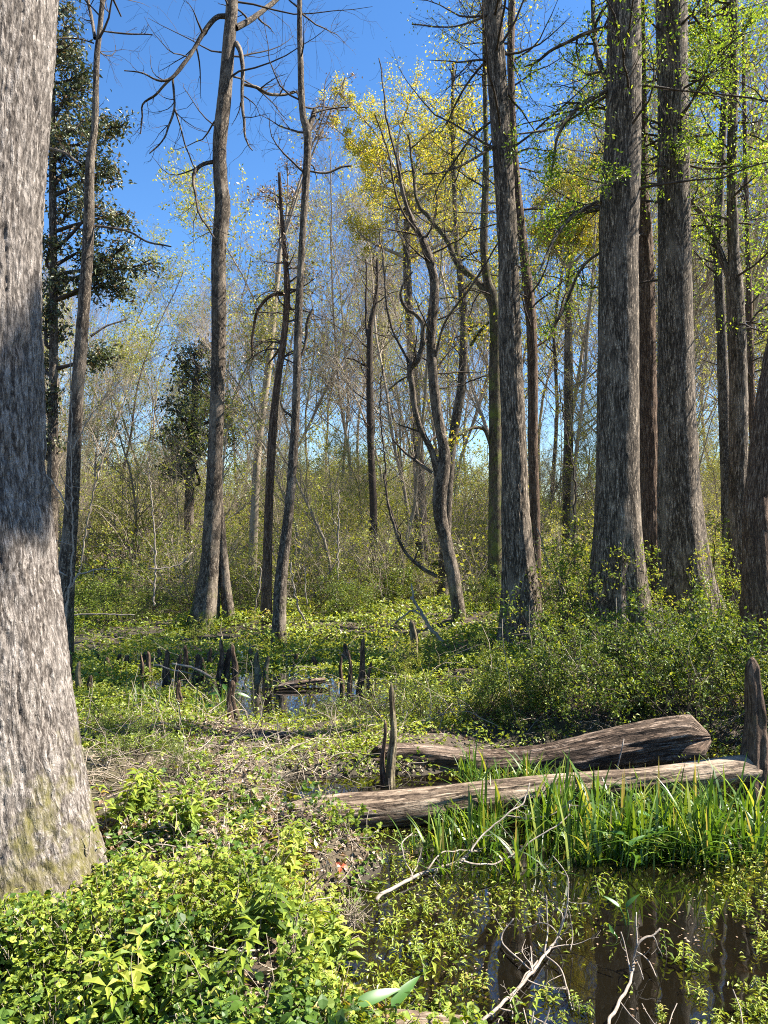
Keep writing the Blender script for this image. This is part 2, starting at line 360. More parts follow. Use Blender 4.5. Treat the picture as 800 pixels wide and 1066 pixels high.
M['grass'] = leaf_mat('sword_grass_blades', [(0, (0.03, 0.08, 0.008)), (0.45, (0.085, 0.17, 0.015)), (0.8, (0.20, 0.30, 0.03)), (0.9, (0.34, 0.36, 0.07)), (1, (0.40, 0.29, 0.15))], 0.45, 0.03, 0.4)
M['litter'] = leaf_mat('dead_leaf_litter', [(0, (0.10, 0.06, 0.035)), (0.5, (0.28, 0.19, 0.12)), (1, (0.50, 0.40, 0.30))], 0.15, 0.03)
M['arum'] = leaf_mat('broad_waxy_leaf', [(0, (0.04, 0.12, 0.02)), (1, (0.10, 0.22, 0.035))], 0.4, 0.04, 0.4)
M['red_leaf'] = leaf_mat('red_dead_leaf', [(0, (0.55, 0.10, 0.05)), (1, (0.65, 0.16, 0.06))], 0.3, 0.04)
M['orange_leaf'] = leaf_mat('orange_dead_leaf', [(0, (0.55, 0.22, 0.07)), (1, (0.62, 0.28, 0.10))], 0.3, 0.04)
M['pink_leaf'] = leaf_mat('pinkish_dead_leaf', [(0, (0.55, 0.38, 0.33)), (1, (0.6, 0.42, 0.36))], 0.2, 0.04)
M['petal'] = leaf_mat('white_petals', [(0, (0.75, 0.75, 0.8)), (1, (0.8, 0.8, 0.82))], 0.3, 0.04)

def ground_mat():
    m, nt, out = newmat('muddy_ground'); tco = nt.nodes.new('ShaderNodeTexCoord'); o = tco.outputs['Object']
    n = ntex(nt, o, 9.0, 8, 0.75); big = ntex(nt, o, 0.8, 4, 0.6)
    col = ramp(nt, n, [(0.25, (0.022, 0.014, 0.009)), (0.5, (0.075, 0.05, 0.03)), (0.75, (0.20, 0.15, 0.10))])
    z = sepz(nt, o)
    col = mixc(nt, math_(nt, 'MULTIPLY', math_(nt, 'SUBTRACT', big, 0.47), 5.0, clamp=True), col, (0.07, 0.075, 0.022))
    wet = math_(nt, 'MULTIPLY_ADD', z, -12.0, 1.0, clamp=True)
    col = mixc(nt, wet, col, (0.035, 0.025, 0.014))
    p = nt.nodes.new('ShaderNodeBsdfPrincipled'); p.inputs['Roughness'].default_value = 0.85
    nt.links.new(col, p.inputs['Base Color'])
    b = nt.nodes.new('ShaderNodeBump'); b.inputs['Distance'].default_value = 0.03; nt.links.new(n, b.inputs['Height']); nt.links.new(b.outputs[0], p.inputs['Normal'])
    nt.links.new(p.outputs[0], out.inputs[0]); return m
def water_mat():
    m, nt, out = newmat('dark_swamp_water'); tco = nt.nodes.new('ShaderNodeTexCoord'); o = tco.outputs['Object']
    n = ntex(nt, mapping(nt, o, (5, 2.5, 5)), 1.0, 2, 0.5)
    b = nt.nodes.new('ShaderNodeBump'); b.inputs['Distance'].default_value = 0.004; b.inputs['Strength'].default_value = 0.35; nt.links.new(n, b.inputs['Height'])
    fr = nt.nodes.new('ShaderNodeFresnel'); fr.inputs[0].default_value = 1.4; nt.links.new(b.outputs[0], fr.inputs['Normal'])
    gl = nt.nodes.new('ShaderNodeBsdfGlossy'); gl.inputs['Roughness'].default_value = 0.02; nt.links.new(b.outputs[0], gl.inputs['Normal'])
    gl.inputs[0].default_value = (0.95, 0.97, 1, 1)
    tr = nt.nodes.new('ShaderNodeBsdfTransparent'); tr.inputs[0].default_value = (0.24, 0.19, 0.11, 1)
    df = nt.nodes.new('ShaderNodeBsdfDiffuse'); df.inputs[0].default_value = (0.018, 0.015, 0.008, 1)
    a = nt.nodes.new('ShaderNodeMixShader'); a.inputs[0].default_value = 0.25; nt.links.new(tr.outputs[0], a.inputs[1]); nt.links.new(df.outputs[0], a.inputs[2])
    x = nt.nodes.new('ShaderNodeMixShader')
    nt.links.new(math_(nt, 'MULTIPLY', fr.outputs[0], 2.3, clamp=True), x.inputs[0]); nt.links.new(a.outputs[0], x.inputs[1]); nt.links.new(gl.outputs[0], x.inputs[2])
    nt.links.new(x.outputs[0], out.inputs[0]); return m

# ------------------------------------------------------------------ setting
def axis(fine0, fine1, st, far0, far1):
    a = list(np.arange(fine0, fine1, st)); s = st; x = fine1
    while x < far1: a.append(x); s *= 1.12; x += s
    a.append(far1); s = st; x = fine0 - st
    while x > far0: a.insert(0, x); s *= 1.12; x -= s
    a.insert(0, far0); return np.array(a)
xs = axis(-3.5, 3.5, 0.04, -400, 400); ys = axis(1.8, 9.5, 0.04, -200, 500)
GX, GY = np.meshgrid(xs, ys)
GZ = ground(GX, GY)
gm = MB(); nx, ny = len(xs), len(ys)
ii = (np.arange(ny - 1)[:, None] * nx + np.arange(nx - 1)[None]).ravel()
gm.add(np.stack([GX, GY, GZ], -1), np.stack([ii, ii + 1, ii + nx + 1, ii + nx], 1))
structure(gm.build('ground', ground_mat()))
wm = MB(); wm.add([[-60, -20, 0], [60, -20, 0], [60, 22, 0], [-60, 22, 0]], np.array([[0, 1, 2, 3]]))
structure(wm.build('water', water_mat()))

# ------------------------------------------------------------------ trees
def bark_disp(amp, k=30., s=0.12, lobes=None):
    def f(tc, L, th, r):
        q = tc * np.array([k, k, k * s]); w = noise(q * 0.5 + 3) * 1.2
        n = np.abs(noise(q + w[..., None]) - 0.5) * 2; n2 = noise(q * 2.3 + 11)
        d = amp * (np.clip(n * 2.2, 0, 1) - 0.6 + 0.5 * (n2 - 0.5))
        d = d + r * 0.10 * (noise(tc * np.array([3., 3., .8]) + 40) - 0.5)
        if lobes:
            nl, h, a, ph = lobes
            e = np.exp(-L / h); d = d + r * a * e * (np.abs(np.cos(th * nl / 2 + ph + 0.5 * np.sin(th * 1.7 + ph))) ** 1.5 - 0.35)
        return d
    return f
def extend(P, R, ztop, rtop, g, lean=0.03):
    P = list(P); R = list(R); d = norm(P[-1] - P[-2]); d = norm(d * np.array([.4, .4, 1])); n = max(2, int((ztop - P[-1][2]) / 1.2))
    r0 = R[-1]
    for i in range(n):
        d = norm(d + np.array([g.normal() * lean, g.normal() * lean, 0.03])); P.append(P[-1] + d * (ztop - P[-1][2]) / max(1, n - i) / max(d[2], .5))
        R.append(r0 + (rtop - r0) * (i + 1) / n)
    return np.array(P), np.array(R)
def px_line(pts, Y, dY=0.0, wmul=1.0):
    """pts (px, py, width px): a stem traced at depth Y, drifting dY away along its length"""
    n = len(pts); P = []; R = []
    for i, p in enumerate(pts):
        y = Y + dY * i / max(1, n - 1); P.append(W(p[0], p[1], y)); R.append((p[2] if len(p) > 2 else 3) * 0.5 / F * y * wmul)
    return np.array(P), np.array(R)
def stem(P, R, S, step, disp=None, closed=False):
    L = np.linalg.norm(np.diff(P, axis=0), axis=1).sum(); n = max(6, int(L / step)); Q = catmull(np.c_[P, R], n)
    return Q[:, :3], np.maximum(Q[:, 3], 0.001)

def traced_tree(name, label, cat, pts, Y, mat, S=40, step=0.035, amp=0.006, k=30, lobes=None, ztop=11.5, rtop=None, limbs=(), twigs=(7, 4, 5), twmax=0.017, t0=0.35,
                Ltw=1.6, twmat='twig_dark', foliage=None, seed=1, dY=0.0, sink=0.15, second=None, group=None, down=0.0, rmin=0.0016, tang=(50, 95), limbtw=(5, 4), ls=0.3):
    g = np.random.default_rng(seed)
    P, R = px_line(pts, Y, dY)
    gzv = gz(P[0][0], P[0][1])
    base = np.array([P[0][0], P[0][1], gzv])
    P0 = P[0].copy(); P0[2] = min(P[0][2], gzv) - sink
    P = np.vstack([P0, P]) if P[0][2] > P0[2] + 0.02 else P; R = np.r_[R[0] * 1.08, R] if len(P) > len(R) else R
    if ztop and ztop > P[-1][2] + 1: P, R = extend(P, R, ztop, rtop or R[-1] * 0.45, g)
    C, CR = stem(P, R, S, step)
    root = thing(name, label, cat, base, group)
    mb = MB(); tubes(mb, C, CR, S, disp=bark_disp(amp, k, lobes=lobes) if amp else None); mb.build('trunk', mat, root, base)
    if second is not None:
        P2, R2 = px_line(second, Y + 0.05); P2 = np.vstack([P2[0] - np.array([0, 0, 0.15]), P2]); R2 = np.r_[R2[0], R2]
        c2, r2 = stem(P2, R2, S, step); mb = MB(); tubes(mb, c2, r2, max(16, S // 2), disp=bark_disp(amp, k)); mb.build('stem', mat, root, base)
    # traced limbs
    tw = MB(); tips = []
    def twig_levels(Pa, Ra, n1, n2, L1, t0):
        A, AR = grow(Pa, Ra, n1, t0, 0.98, L1, tang, 0.16, 0.05 - down, 8, 0.45, twmax, g=g); AR = np.maximum(AR, rmin); tubes(tw, A, AR, 5)
        B, BR = grow(A, AR, n2, 0.15, 1.0, L1 * 0.45, (30, 70), 0.2, 0.03 - down, 6, 0.6, g=g); BR = np.maximum(BR, rmin); tubes(tw, B, BR, 3)
        tips.append(B); return B, BR
    for lb in limbs:
        lp, dl = lb[0], lb[1]
        q, r = px_line(lp, Y, dl, .8); c, cr = stem(q, r, 10, 0.06)
        c = c + (fbm(c * 3.1, 2)[:, None] - 0.5) * 0.10 * np.linspace(0, 1, len(c))[:, None]
        lm = MB(); tubes(lm, c, cr, 10, disp=bark_disp(0.003, 40)); lo = lm.build('limb', mat, root, base); lt = MB()
        A, AR = grow(c, cr, limbtw[0], 0.15, 1.0, -ls, (30, 75), 0.2, 0.0 - down, 8, 0.5, 0.02, g=g); AR = np.maximum(AR, rmin); tubes(lt, A, AR, 5)
        B, BR = grow(A, AR, limbtw[1], 0.15, 1.0, -0.45, (25, 65), 0.2, 0.0 - down, 6, 0.6, g=g); BR = np.maximum(BR, rmin); tubes(lt, B, BR, 3); lt.build('twigs', M[twmat], lo, base)
        tips.append(B)
    if twigs[0]:
        B, BR = twig_levels(C, CR, twigs[0], twigs[1], Ltw, t0)
        if twigs[2]:
            E, ER = grow(B, BR, twigs[2], 0.2, 1.0, Ltw * 0.22, (25, 65), 0.2, 0.0 - down, 4, 0.7, g=g); ER = np.maximum(ER, rmin * 0.8); tubes(tw, E, ER, 3); tips.append(E)
    if tw.n: tw.build('crown', M[twmat], root, base)
    if foliage and tips:
        fm, cnt, size, spread, tmpl = foliage
        pts_ = np.concatenate([t[:, 1:].reshape(-1, 3) for t in tips]); sel = pts_[g.integers(0, len(pts_), cnt)] + g.normal(size=(cnt, 3)) * spread
        lv = MB(); leaves(lv, sel, size * g.uniform(0.6, 1.3, cnt), tmpl, 0.3, g); lv.build('foliage', M[fm], root, base, smooth=False)
    return root, C, CR

# the big pale trunk at the left edge of the picture
def hero_tree():
    Y = 3.2; g = np.random.default_rng(5)
    pts = [(-14, 1010, 320), (-26, 930, 274), (-36, 850, 248), (-43, 750, 226), (-44, 650, 206), (-43, 560, 182), (-45, 500, 168), (-45, 400, 160), (-45, 266, 158), (-38, 130, 160), (-30, 0, 160), (-22, -150, 156)]
    P, R = px_line(pts, Y); base = np.array([P[1][0], P[1][1], gz(P[1][0], P[1][1])])
    P, R = extend(P, R, 15.0, 0.2, g)
    root = thing('broadleaf_tree', 'huge pale furrowed trunk cut by the left edge of the photo, mossy at its foot', 'tree', base)
    # dense rows low down, coarse above
    Q = catmull(np.c_[P, R], 3000); z = Q[:, 2]; rows = [0]; last = 0
    for i in range(1, 3000):
        st = 0.007 if z[i] < 4.6 else 0.06
        if z[i] - z[rows[-1]] >= st: rows.append(i)
    Q = Q[rows]
    def disp(tc, L, th, r):
        q = tc * np.array([21, 21, 1.9]); w = np.stack([noise(q * 0.35 + 7), noise(q * 0.35 + 31), noise(q * 0.35 + 57)], -1) * np.array([.9, .9, .5])
        n = np.abs(noise(q + w) - 0.5) * 2; low = np.clip(1 - (L - 0.5) / 2.2, 0, 1)
        q2 = tc * np.array([38, 38, 6.5]); n2 = np.abs(noise(q2 + w * 1.5 + 90) - 0.5) * 2
        q3 = noise(tc * np.array([120, 120, 40.])) - 1.6 * np.clip(noise(tc * np.array([70, 70, 24.]) + 8) - .6, 0, 1)
        pl = np.clip(n * 4.5, 0, 1) * (1 - 0.5 * low) + np.clip(n2 * 2.6, 0, 1) * (0.25 + 0.6 * low)
        d = 0.012 * (pl - 0.6) + 0.010 * (q3 - 0.5)
        d = d + 0.03 * (noise(tc * np.array([4, 4, 1.2]) + 5) - 0.5)
        e = np.exp(-L / 0.45); d = d + r * 0.14 * e * np.cos(th * 5 + 0.8)
        return d
    mb = MB(); tubes(mb, Q[:, :3], Q[:, 3], 460, disp=disp, off=np.array([0.])); mb.build('trunk', M['bark_hero'], root, base)
    C, CR = Q[:, :3][::6], Q[:, 3][::6]
    tw = MB(); A, AR = grow(C, CR, 16, 0.72, 1.0, 4.0, (35, 70), 0.12, 0.08, 9, 0.4, 0.1, g=g); tubes(tw, A, AR, 7)
    B, BR = grow(A, AR, 8, 0.2, 1.0, 1.5, (30, 70), 0.16, 0.03, 7, 0.5, g=g); tubes(tw, B, BR, 4)
    E, ER = grow(B, BR, 5, 0.2, 1.0, 0.6, (30, 70), 0.18, 0.02, 5, 0.6, g=g); tubes(tw, E, ER, 3)
    tw.build('crown', M['twig_dark'], root, base)
hero_tree()

Lq = T_quad(0.5); Lf = T_leaf(0.5)
t_slim, C1, R1 = traced_tree('slender_tree', 'slim crooked grey tree just right of the huge pale trunk, rising through dark leaves', 'tree',
    [(64, 692, 24), (67, 640, 19), (70, 590, 16), (74, 540, 14), (76, 500, 14), (80, 420, 13), (86, 340, 12), (92, 250, 11), (94, 170, 9), (99, 130, 7), (101, 60, 6), (107, 0, 5)], 8.5, M['bark_slim'],
    S=24, amp=0.004, k=45, lobes=(5, .25, .5, 1), ztop=11, rtop=0.012, twigs=(18, 5, 3), t0=0.5, Ltw=1.1, seed=11,
    limbs=[([(99, 40, 5), (96, 20, 4), (92, 0, 4), (88, -30, 3)], 0.3), ([(84, 172, 4), (68, 160, 4), (45, 154, 3)], 0.3), ([(98, 45, 2), (80, 40, 2), (50, 40, 2)], -.2),
           ([(100, 235, 3), (128, 240, 3), (150, 250, 2.5), (178, 257, 2)], -0.3), ([(95, 350, 3), (110, 340, 2.5), (128, 335, 2)], 0.2), ([(103, 32, 2), (130, 35, 2), (160, 36, 1.5)], 0.2)])
traced_tree('forked_tree', 'tall grey-brown tree with two joined stems at its foot, left of centre', 'tree',
    [(212, 656, 32), (216, 620, 24), (219, 590, 20), (222, 532, 18), (224, 480, 16), (227, 400, 15), (228, 330, 14.5), (228, 266, 14.5), (232, 215, 15.5), (230, 190, 14), (229, 150, 14), (234, 100, 14), (238, 50, 13), (242, 0, 12)], 11.7, M['bark_slim'],
    S=36, amp=0.006, k=34, lobes=(6, .5, .5, 0), ztop=13, twigs=(14, 5, 3), t0=0.6, Ltw=2.4, seed=12,
    second=[(240, 652, 14), (235, 610, 11), (231, 560, 9), (229, 520, 7), (227, 500, 6)],
    limbs=[([(236, 17, 7), (226, 18, 6), (215, 30, 6), (200, 55, 5), (188, 72, 5), (178, 82, 4), (166, 84, 3), (150, 77, 2), (128, 74, 1.5)], -0.5),
           ([(180, 80, 4), (170, 90, 3), (162, 99, 3), (150, 108, 2.5), (146, 125, 2), (145, 140, 1.5)], 0.3),
           ([(180, 80, 3.5), (181, 100, 3), (181, 115, 3), (176, 133, 2.5), (170, 146, 2), (155, 160, 1.5)], -0.3),
           ([(182, 113, 2.5), (190, 138, 2), (196, 158, 2), (206, 180, 1.5)], .2),
           ([(246, 29, 8), (262, 20, 7), (275, 10, 6), (287, 0, 6), (305, -20, 5)], 0.8),
           ([(246, 45, 7), (251, 55, 6), (253, 75, 5), (253, 100, 4.5), (254, 120, 4), (254, 138, 3), (258, 150, 2), (262, 157, 1.5)], -0.3),
           ([(254, 88, 4), (268, 91, 4), (278, 97, 4), (290, 99, 3.5), (300, 98, 3), (310, 95, 2)], 0.4),
           ([(224, 168, 5), (212, 171, 5), (204, 178, 5), (202, 192, 4), (205, 210, 3), (212, 230, 2.5), (222, 250, 2)], -0.4)], limbtw=(7, 4), ls=0.5)
traced_tree('slender_tree', 'thin reddish tree leaning right, its drooping twiggy head below the open sky left of centre', 'tree',
    [(277, 655, 14), (278, 610, 11), (280, 532, 9), (284, 450, 8.5), (289, 400, 7), (297, 340, 6.5), (299, 300, 6.5), (297, 266, 5), (293, 220, 4), (291, 180, 3)], 11.5, M['bark_brown'],
    S=20, amp=0.003, k=45, lobes=(4, .3, .4, 0), ztop=None, twigs=(26, 7, 4), t0=0.55, Ltw=0.75, seed=13, down=0.10,
    limbs=[([(296, 306, 5), (282, 308, 4.5), (272, 318, 4), (266, 332, 4), (263, 350, 3), (261, 375, 2)], 0.2), ([(292, 362, 3), (286, 370, 3), (278, 380, 2)], 0.3)],
    foliage=('litter', 800, 0.05, 0.10, Lq))
traced_tree('slender_tree', 'straight slim tree with a broken fork against the blue sky, bark pale at its foot', 'tree',
    [(290, 677, 17), (291, 640, 14), (293, 600, 13), (301, 532, 10), (307, 450, 9), (309, 400, 8), (311, 330, 8), (314, 266, 7), (318, 200, 7.5), (320.5, 150, 8), (319, 132, 8), (315, 115, 6.5), (313, 60, 6), (312, 0, 5)], 9.9, M['bark_slim'],
    S=24, amp=0.004, k=40, lobes=(5, .25, .35, 0), ztop=11, rtop=0.015, twigs=(16, 6, 4), t0=0.55, Ltw=1.2, seed=14,
    limbs=[([(321, 135, 7), (325, 125, 7), (329, 114, 6)], .1), ([(322, 178, 2.5), (340, 180, 3), (355, 174, 3), (367, 172, 2)], .2),
           ([(310, 378, 3.5), (318, 360, 4), (320, 336, 4), (328, 321, 4)], .1), ([(310, 440, 4), (302, 432, 3.5), (295, 428, 3), (291, 418, 2.5)], -.1),
           ([(326, 118, 2), (340, 114, 2), (362, 112, 2)], .2), ([(318, 128, 3), (308, 98, 2), (300, 97, 2)], .1)])
traced_tree('slender_tree', 'dark straight thin tree standing far back at the centre of the wood', 'tree',
    [(388, 596, 9), (389, 530, 8), (386, 460, 7), (385, 400, 7), (386, 340, 6), (392, 310, 4), (393, 270, 3)], 17, M['twig_dark'],
    S=12, step=.1, amp=0, ztop=8.5, rtop=0.02, twigs=(22, 6, 4), t0=0.4, Ltw=1.7, seed=15, limbs=[([(386, 355, 4), (382, 345, 3.5), (381, 320, 3), (381, 270, 2)], .2), ([(388, 385, 3), (375, 378, 2.5), (362, 372, 2)], .1)])
traced_tree('crooked_tree', 'crooked sunlit tree whose two winding stems part halfway up, centre right', 'tree',
    [(480, 660, 14), (477, 630, 14), (472, 600, 14), (466, 570, 13), (459, 540, 14), (458, 515, 15), (461, 492, 15), (463, 472, 12), (459, 450, 11), (454, 420, 11), (451, 390, 10), (449, 350, 10), (452, 315, 10), (452, 290, 9), (446, 266, 9), (438, 245, 7), (430, 232, 5), (421, 205, 3.5), (414, 170, 3)], 10.7, M['bark_slim'],
    S=28, amp=0.006, k=34, lobes=(4, .3, .3, 0), ztop=7, rtop=.006, twigs=(16, 6, 4), t0=0.5, Ltw=1.3, seed=16,
    limbs=[([(457, 500, 10), (450, 470, 8), (440, 450, 7.5), (432, 425, 7), (430, 402, 7), (428, 384, 8), (437, 372, 7), (440, 350, 6), (441, 336, 6), (434, 326, 5), (424, 320, 4.5), (418, 310, 4), (420, 297, 3), (431, 282, 2)], -0.5),
           ([(432, 232, 5), (420, 205, 4), (414, 170, 3.5), (403, 130, 3), (400, 100, 2), (396, 60, 1.5)], .5), ([(437, 245, 4), (422, 225, 3), (412, 200, 3), (405, 160, 2), (392, 120, 2)], -.4),
           ([(430, 382, 4), (418, 362, 3.5), (408, 340, 3), (402, 310, 3), (400, 275, 2.5), (396, 240, 2)], .5), ([(455, 600, 5), (437, 590, 5), (422, 575, 4), (412, 550, 4), (405, 520, 3), (400, 490, 2)], -.3),
           ([(450, 492, 4), (436, 482, 4), (420, 470, 3), (410, 455, 2)], .2), ([(452, 380, 4), (460, 345, 3), (470, 325, 3), (490, 300, 3), (506, 275, 2.5), (520, 250, 2)], -.6),
           ([(430, 390, 3), (418, 395, 2.5), (406, 405, 2)], .2)], limbtw=(6, 5), ls=0.3)
traced_tree('leaning_tree', 'thick grey tree leaning left, splayed sunlit roots in the shrubs right of centre', 'tree',
    [(549, 702, 58), (547, 680, 50), (544, 650, 42), (541, 600, 34), (537, 532, 29), (535, 450, 25), (533, 400, 24), (531, 350, 22.5), (529, 266, 20.5), (526, 200, 20), (519, 100, 19), (513, 0, 19)], 8.7, M['bark_grey'],
    S=90, step=.022, amp=0.009, k=34, lobes=(6, .8, .8, .3), ztop=12, rtop=0.09, twigs=(36, 6, 5), t0=0.5, Ltw=2.0, seed=17, twmat='twig_dark', foliage=('leaf_pale_cypress', 2500, 0.03, 0.06, Lq), down=0.02,
    limbs=[([(521, 148, 4), (505, 158, 4), (485, 170, 3), (465, 178, 2.5), (440, 182, 2)], -.5), ([(522, 120, 3), (500, 135, 3), (482, 155, 2.5), (462, 185, 2), (450, 210, 1.5)], .4),
           ([(516, 55, 3.5), (500, 70, 3), (485, 90, 3), (475, 110, 2.5), (465, 130, 2)], .6), ([(516, 10, 3), (498, 20, 3), (470, 28, 2), (430, 25, 2)], -.4)], limbtw=(9, 6), ls=0.35)
traced_tree('slender_tree', 'dark straight tree close against the right side of the leaning grey tree', 'tree',
    [(559, 640, 12), (557, 532, 10.5), (555, 470, 10.5), (555, 400, 10.5), (553, 330, 10.5), (546, 266, 10), (539, 200, 8.5), (534, 130, 7.5), (532, 60, 7.5), (533, 0, 7)], 12, M['bark_brown'],
    S=24, amp=0.005, k=34, ztop=11.5, twigs=(24, 6, 4), t0=0.4, Ltw=1.6, seed=18, foliage=('leaf_pale_cypress', 3000, 0.035, 0.08, Lq), tang=(60, 95),
    limbs=[([(557, 362, 3.5), (575, 348, 3), (582, 330, 3), (588, 308, 2.5), (600, 290, 2)], .3)])
traced_tree('mossy_tree', 'mossy dark tree forking behind the leaning grey tree, one limb sweeping up to the left', 'tree',
    [(516, 640, 18), (516, 532, 15), (516, 400, 13), (516, 330, 12), (512, 305, 10), (507, 290, 8.5), (504, 250, 8), (506, 180, 7), (506, 140, 5)], 13.2, M['bark_mossy'],
    S=20, amp=0.005, k=30, ztop=12, rtop=.03, twigs=(20, 6, 4), t0=0.45, Ltw=1.5, seed=19, foliage=('leaf_yellow', 2600, 0.055, 0.12, Lq),
    limbs=[([(515, 322, 10), (507, 305, 10), (496, 292, 9), (484, 282, 9), (474, 270, 8), (468, 255, 7), (458, 240, 6.5), (446, 225, 6), (436, 212, 5), (430, 180, 4), (425, 140, 3)], .8),
           ([(490, 360, 4), (500, 345, 4), (510, 335, 3)], 0), ([(512, 470, 4), (505, 448, 4), (492, 446, 4), (480, 452, 3), (466, 460, 2)], -.4)], limbtw=(8, 6), ls=0.35)
traced_tree('grey_tree', 'grey lit tree with small moss patches standing between the crooked tree and the leaning tree', 'tree',
    [(462, 610, 13), (465, 540, 11), (469, 480, 10), (476, 430, 9.5), (481, 400, 9), (483, 340, 8.5), (480, 290, 7.5), (476, 260, 6), (474, 220, 5)], 15, M['bark_slim'],
    S=18, amp=0.004, k=30, ztop=11, rtop=.03, twigs=(22, 6, 4), t0=0.4, Ltw=1.7, seed=20, foliage=('leaf_yellow', 3200, 0.06, 0.14, Lq),
    limbs=[([(484, 350, 5), (492, 340, 5), (500, 336, 5)], .2)])
BIG = dict(S=110, step=.022, amp=0.011, k=30, ztop=10.8)
traced_tree('cypress_tree', 'thickest straight cypress on the right, a pale strip of sun down its right side', 'tree',
    [(646, 690, 76), (645, 650, 64), (644, 600, 54), (643.5, 532, 46), (643.5, 500, 44), (644, 400, 43), (644, 266, 40.5), (646, 200, 40), (649, 130, 36), (650, 0, 33)], 8.2, M['bark_grey'],
    lobes=(7, .9, .5, 0), rtop=0.12, twigs=(34, 7, 5), t0=0.42, Ltw=1.7, seed=21, foliage=('leaf_cypress', 11000, 0.038, 0.04, Lq), twmat='twig_dark', tang=(65, 100), down=.02,
    limbs=[([(634, 93, 6), (612, 105, 6), (600, 114, 5), (590, 124, 5), (578, 133, 4), (560, 137, 3), (540, 139, 2)], -.6), ([(634, 98, 4), (615, 110, 4), (598, 122, 3), (585, 128, 2)], .3),
           ([(633, 28, 5), (612, 34, 5), (595, 42, 4.5), (575, 52, 4), (560, 64, 3), (545, 70, 2)], .5), ([(590, 125, 4), (580, 145, 3), (577, 165, 3), (573, 185, 2)], .1),
           ([(628, 208, 5), (612, 215, 5), (600, 222, 4.5), (585, 238, 4), (570, 262, 3), (560, 285, 2)], -.5), ([(628, 216, 5), (612, 218, 4.5), (590, 222, 3), (570, 235, 2)], .5),
           ([(627, 262, 4), (612, 272, 4), (600, 290, 3.5), (586, 325, 3), (577, 340, 2)], .3), ([(634, 85, 7), (626, 70, 7), (620, 45, 6), (618, 15, 6), (616, -20, 5)], .5),
           ([(664, 170, 3), (650, 182, 3), (632, 192, 2.5), (610, 200, 2)], -.7)], limbtw=(8, 6), ls=0.4)
traced_tree('cypress_tree', 'red-brown shaded cypress showing between the two thick grey cypresses', 'tree',
    [(680, 660, 34), (678, 600, 26), (676, 532, 21), (674, 400, 18.5), (672, 266, 16.5), (670, 200, 11), (670, 120, 7), (670, 50, 5)], 10.3, M['bark_brown'],
    S=60, step=.035, amp=0.009, k=30, lobes=(6, .5, .5, 0), ztop=11, rtop=.03, twigs=(16, 6, 4), t0=0.5, Ltw=1.5, seed=22, foliage=('leaf_cypress', 1200, 0.035, 0.05, Lq), tang=(65, 100),
    limbs=[([(676, 63, 4), (682, 66, 4), (690, 72, 3.5)], .2), ([(673, 140, 5), (684, 155, 5), (694, 172, 4)], .2)])
traced_tree('cypress_tree', 'grey cypress with splayed buttress toes, second thick trunk from the right cluster', 'tree',
    [(722, 668, 66), (719, 640, 56), (714, 600, 47), (708, 532, 42), (705.6, 470, 39), (704, 400, 36), (702.5, 266, 33), (701, 130, 30.5), (699, 0, 31)], 9.4, M['bark_grey'],
    lobes=(6, .9, .8, 1.2), rtop=0.12, twigs=(36, 7, 5), t0=0.4, Ltw=1.8, seed=23, foliage=('leaf_cypress', 11000, 0.038, 0.04, Lq), tang=(65, 100), down=.02,
    limbs=[([(690, 160, 4), (704, 150, 4), (720, 143, 3), (740, 140, 2)], -.7), ([(716, 172, 3), (735, 176, 3), (760, 174, 2.5), (790, 170, 2)], -.2), ([(715, 80, 3), (735, 82, 3), (752, 78, 2)], .2),
           ([(718, 10, 3), (730, 28, 3), (738, 45, 2.5), (745, 60, 2)], .3)], limbtw=(8, 6), ls=0.45)
traced_tree('cypress_tree', 'forked dark cypress wrapped in green leaf sprays near the right edge', 'tree',
    [(770, 640, 30), (769, 532, 20), (769, 400, 18), (765, 300, 17), (764, 266, 12), (762, 180, 10), (764, 90, 9), (764, 0, 8.5)], 10, M['bark_grey'],
    S=40, amp=0.008, k=34, lobes=(5, .4, .4, 0), ztop=11.5, rtop=.04, twigs=(34, 7, 4), t0=0.35, Ltw=1.2, seed=24, foliage=('leaf_cypress', 12000, 0.042, 0.05, Lq), tang=(60, 100),
    limbs=[([(757, 90, 7), (752, 60, 7), (748, 42, 8), (740, 34, 8), (737, 15, 8), (733, -5, 7)], .2), ([(760, 290, 9), (752, 268, 9), (742, 245, 8), (730, 222, 7), (716, 205, 6), (704, 190, 5)], .3),
           ([(758, 170, 3), (740, 160, 3), (722, 140, 2.5), (716, 128, 2)], -.2), ([(768, 40, 4), (780, 25, 3), (795, 5, 3)], .2)], limbtw=(8, 6), ls=.4)
traced_tree('cypress_tree', 'narrow pale cypress stem pressed against the left of the forked one', 'tree',
    [(760, 640, 16), (757, 532, 11), (753, 400, 11), (751, 340, 9.5), (748, 266, 9.5), (750, 180, 8), (755, 100, 7.5), (756, 0, 6.5)], 11.9, M['bark_slim'],
    S=28, amp=0.005, k=34, ztop=12, rtop=.03, twigs=(14, 6, 4), t0=0.4, Ltw=1.3, seed=25, foliage=('leaf_cypress', 1500, 0.035, 0.06, Lq), tang=(65, 100))
traced_tree('cypress_tree', 'thin far cypress stem right of the forked one', 'tree',
    [(790, 640, 12), (786, 500, 8), (782, 400, 7), (780, 300, 6), (777, 200, 5), (775, 100, 4)], 14, M['bark_brown'],
    S=16, amp=0.003, ztop=11, rtop=.02, twigs=(26, 6, 4), t0=0.3, Ltw=1.6, seed=26, foliage=('leaf_pale_cypress', 2500, 0.04, 0.07, Lq), tang=(65, 100))
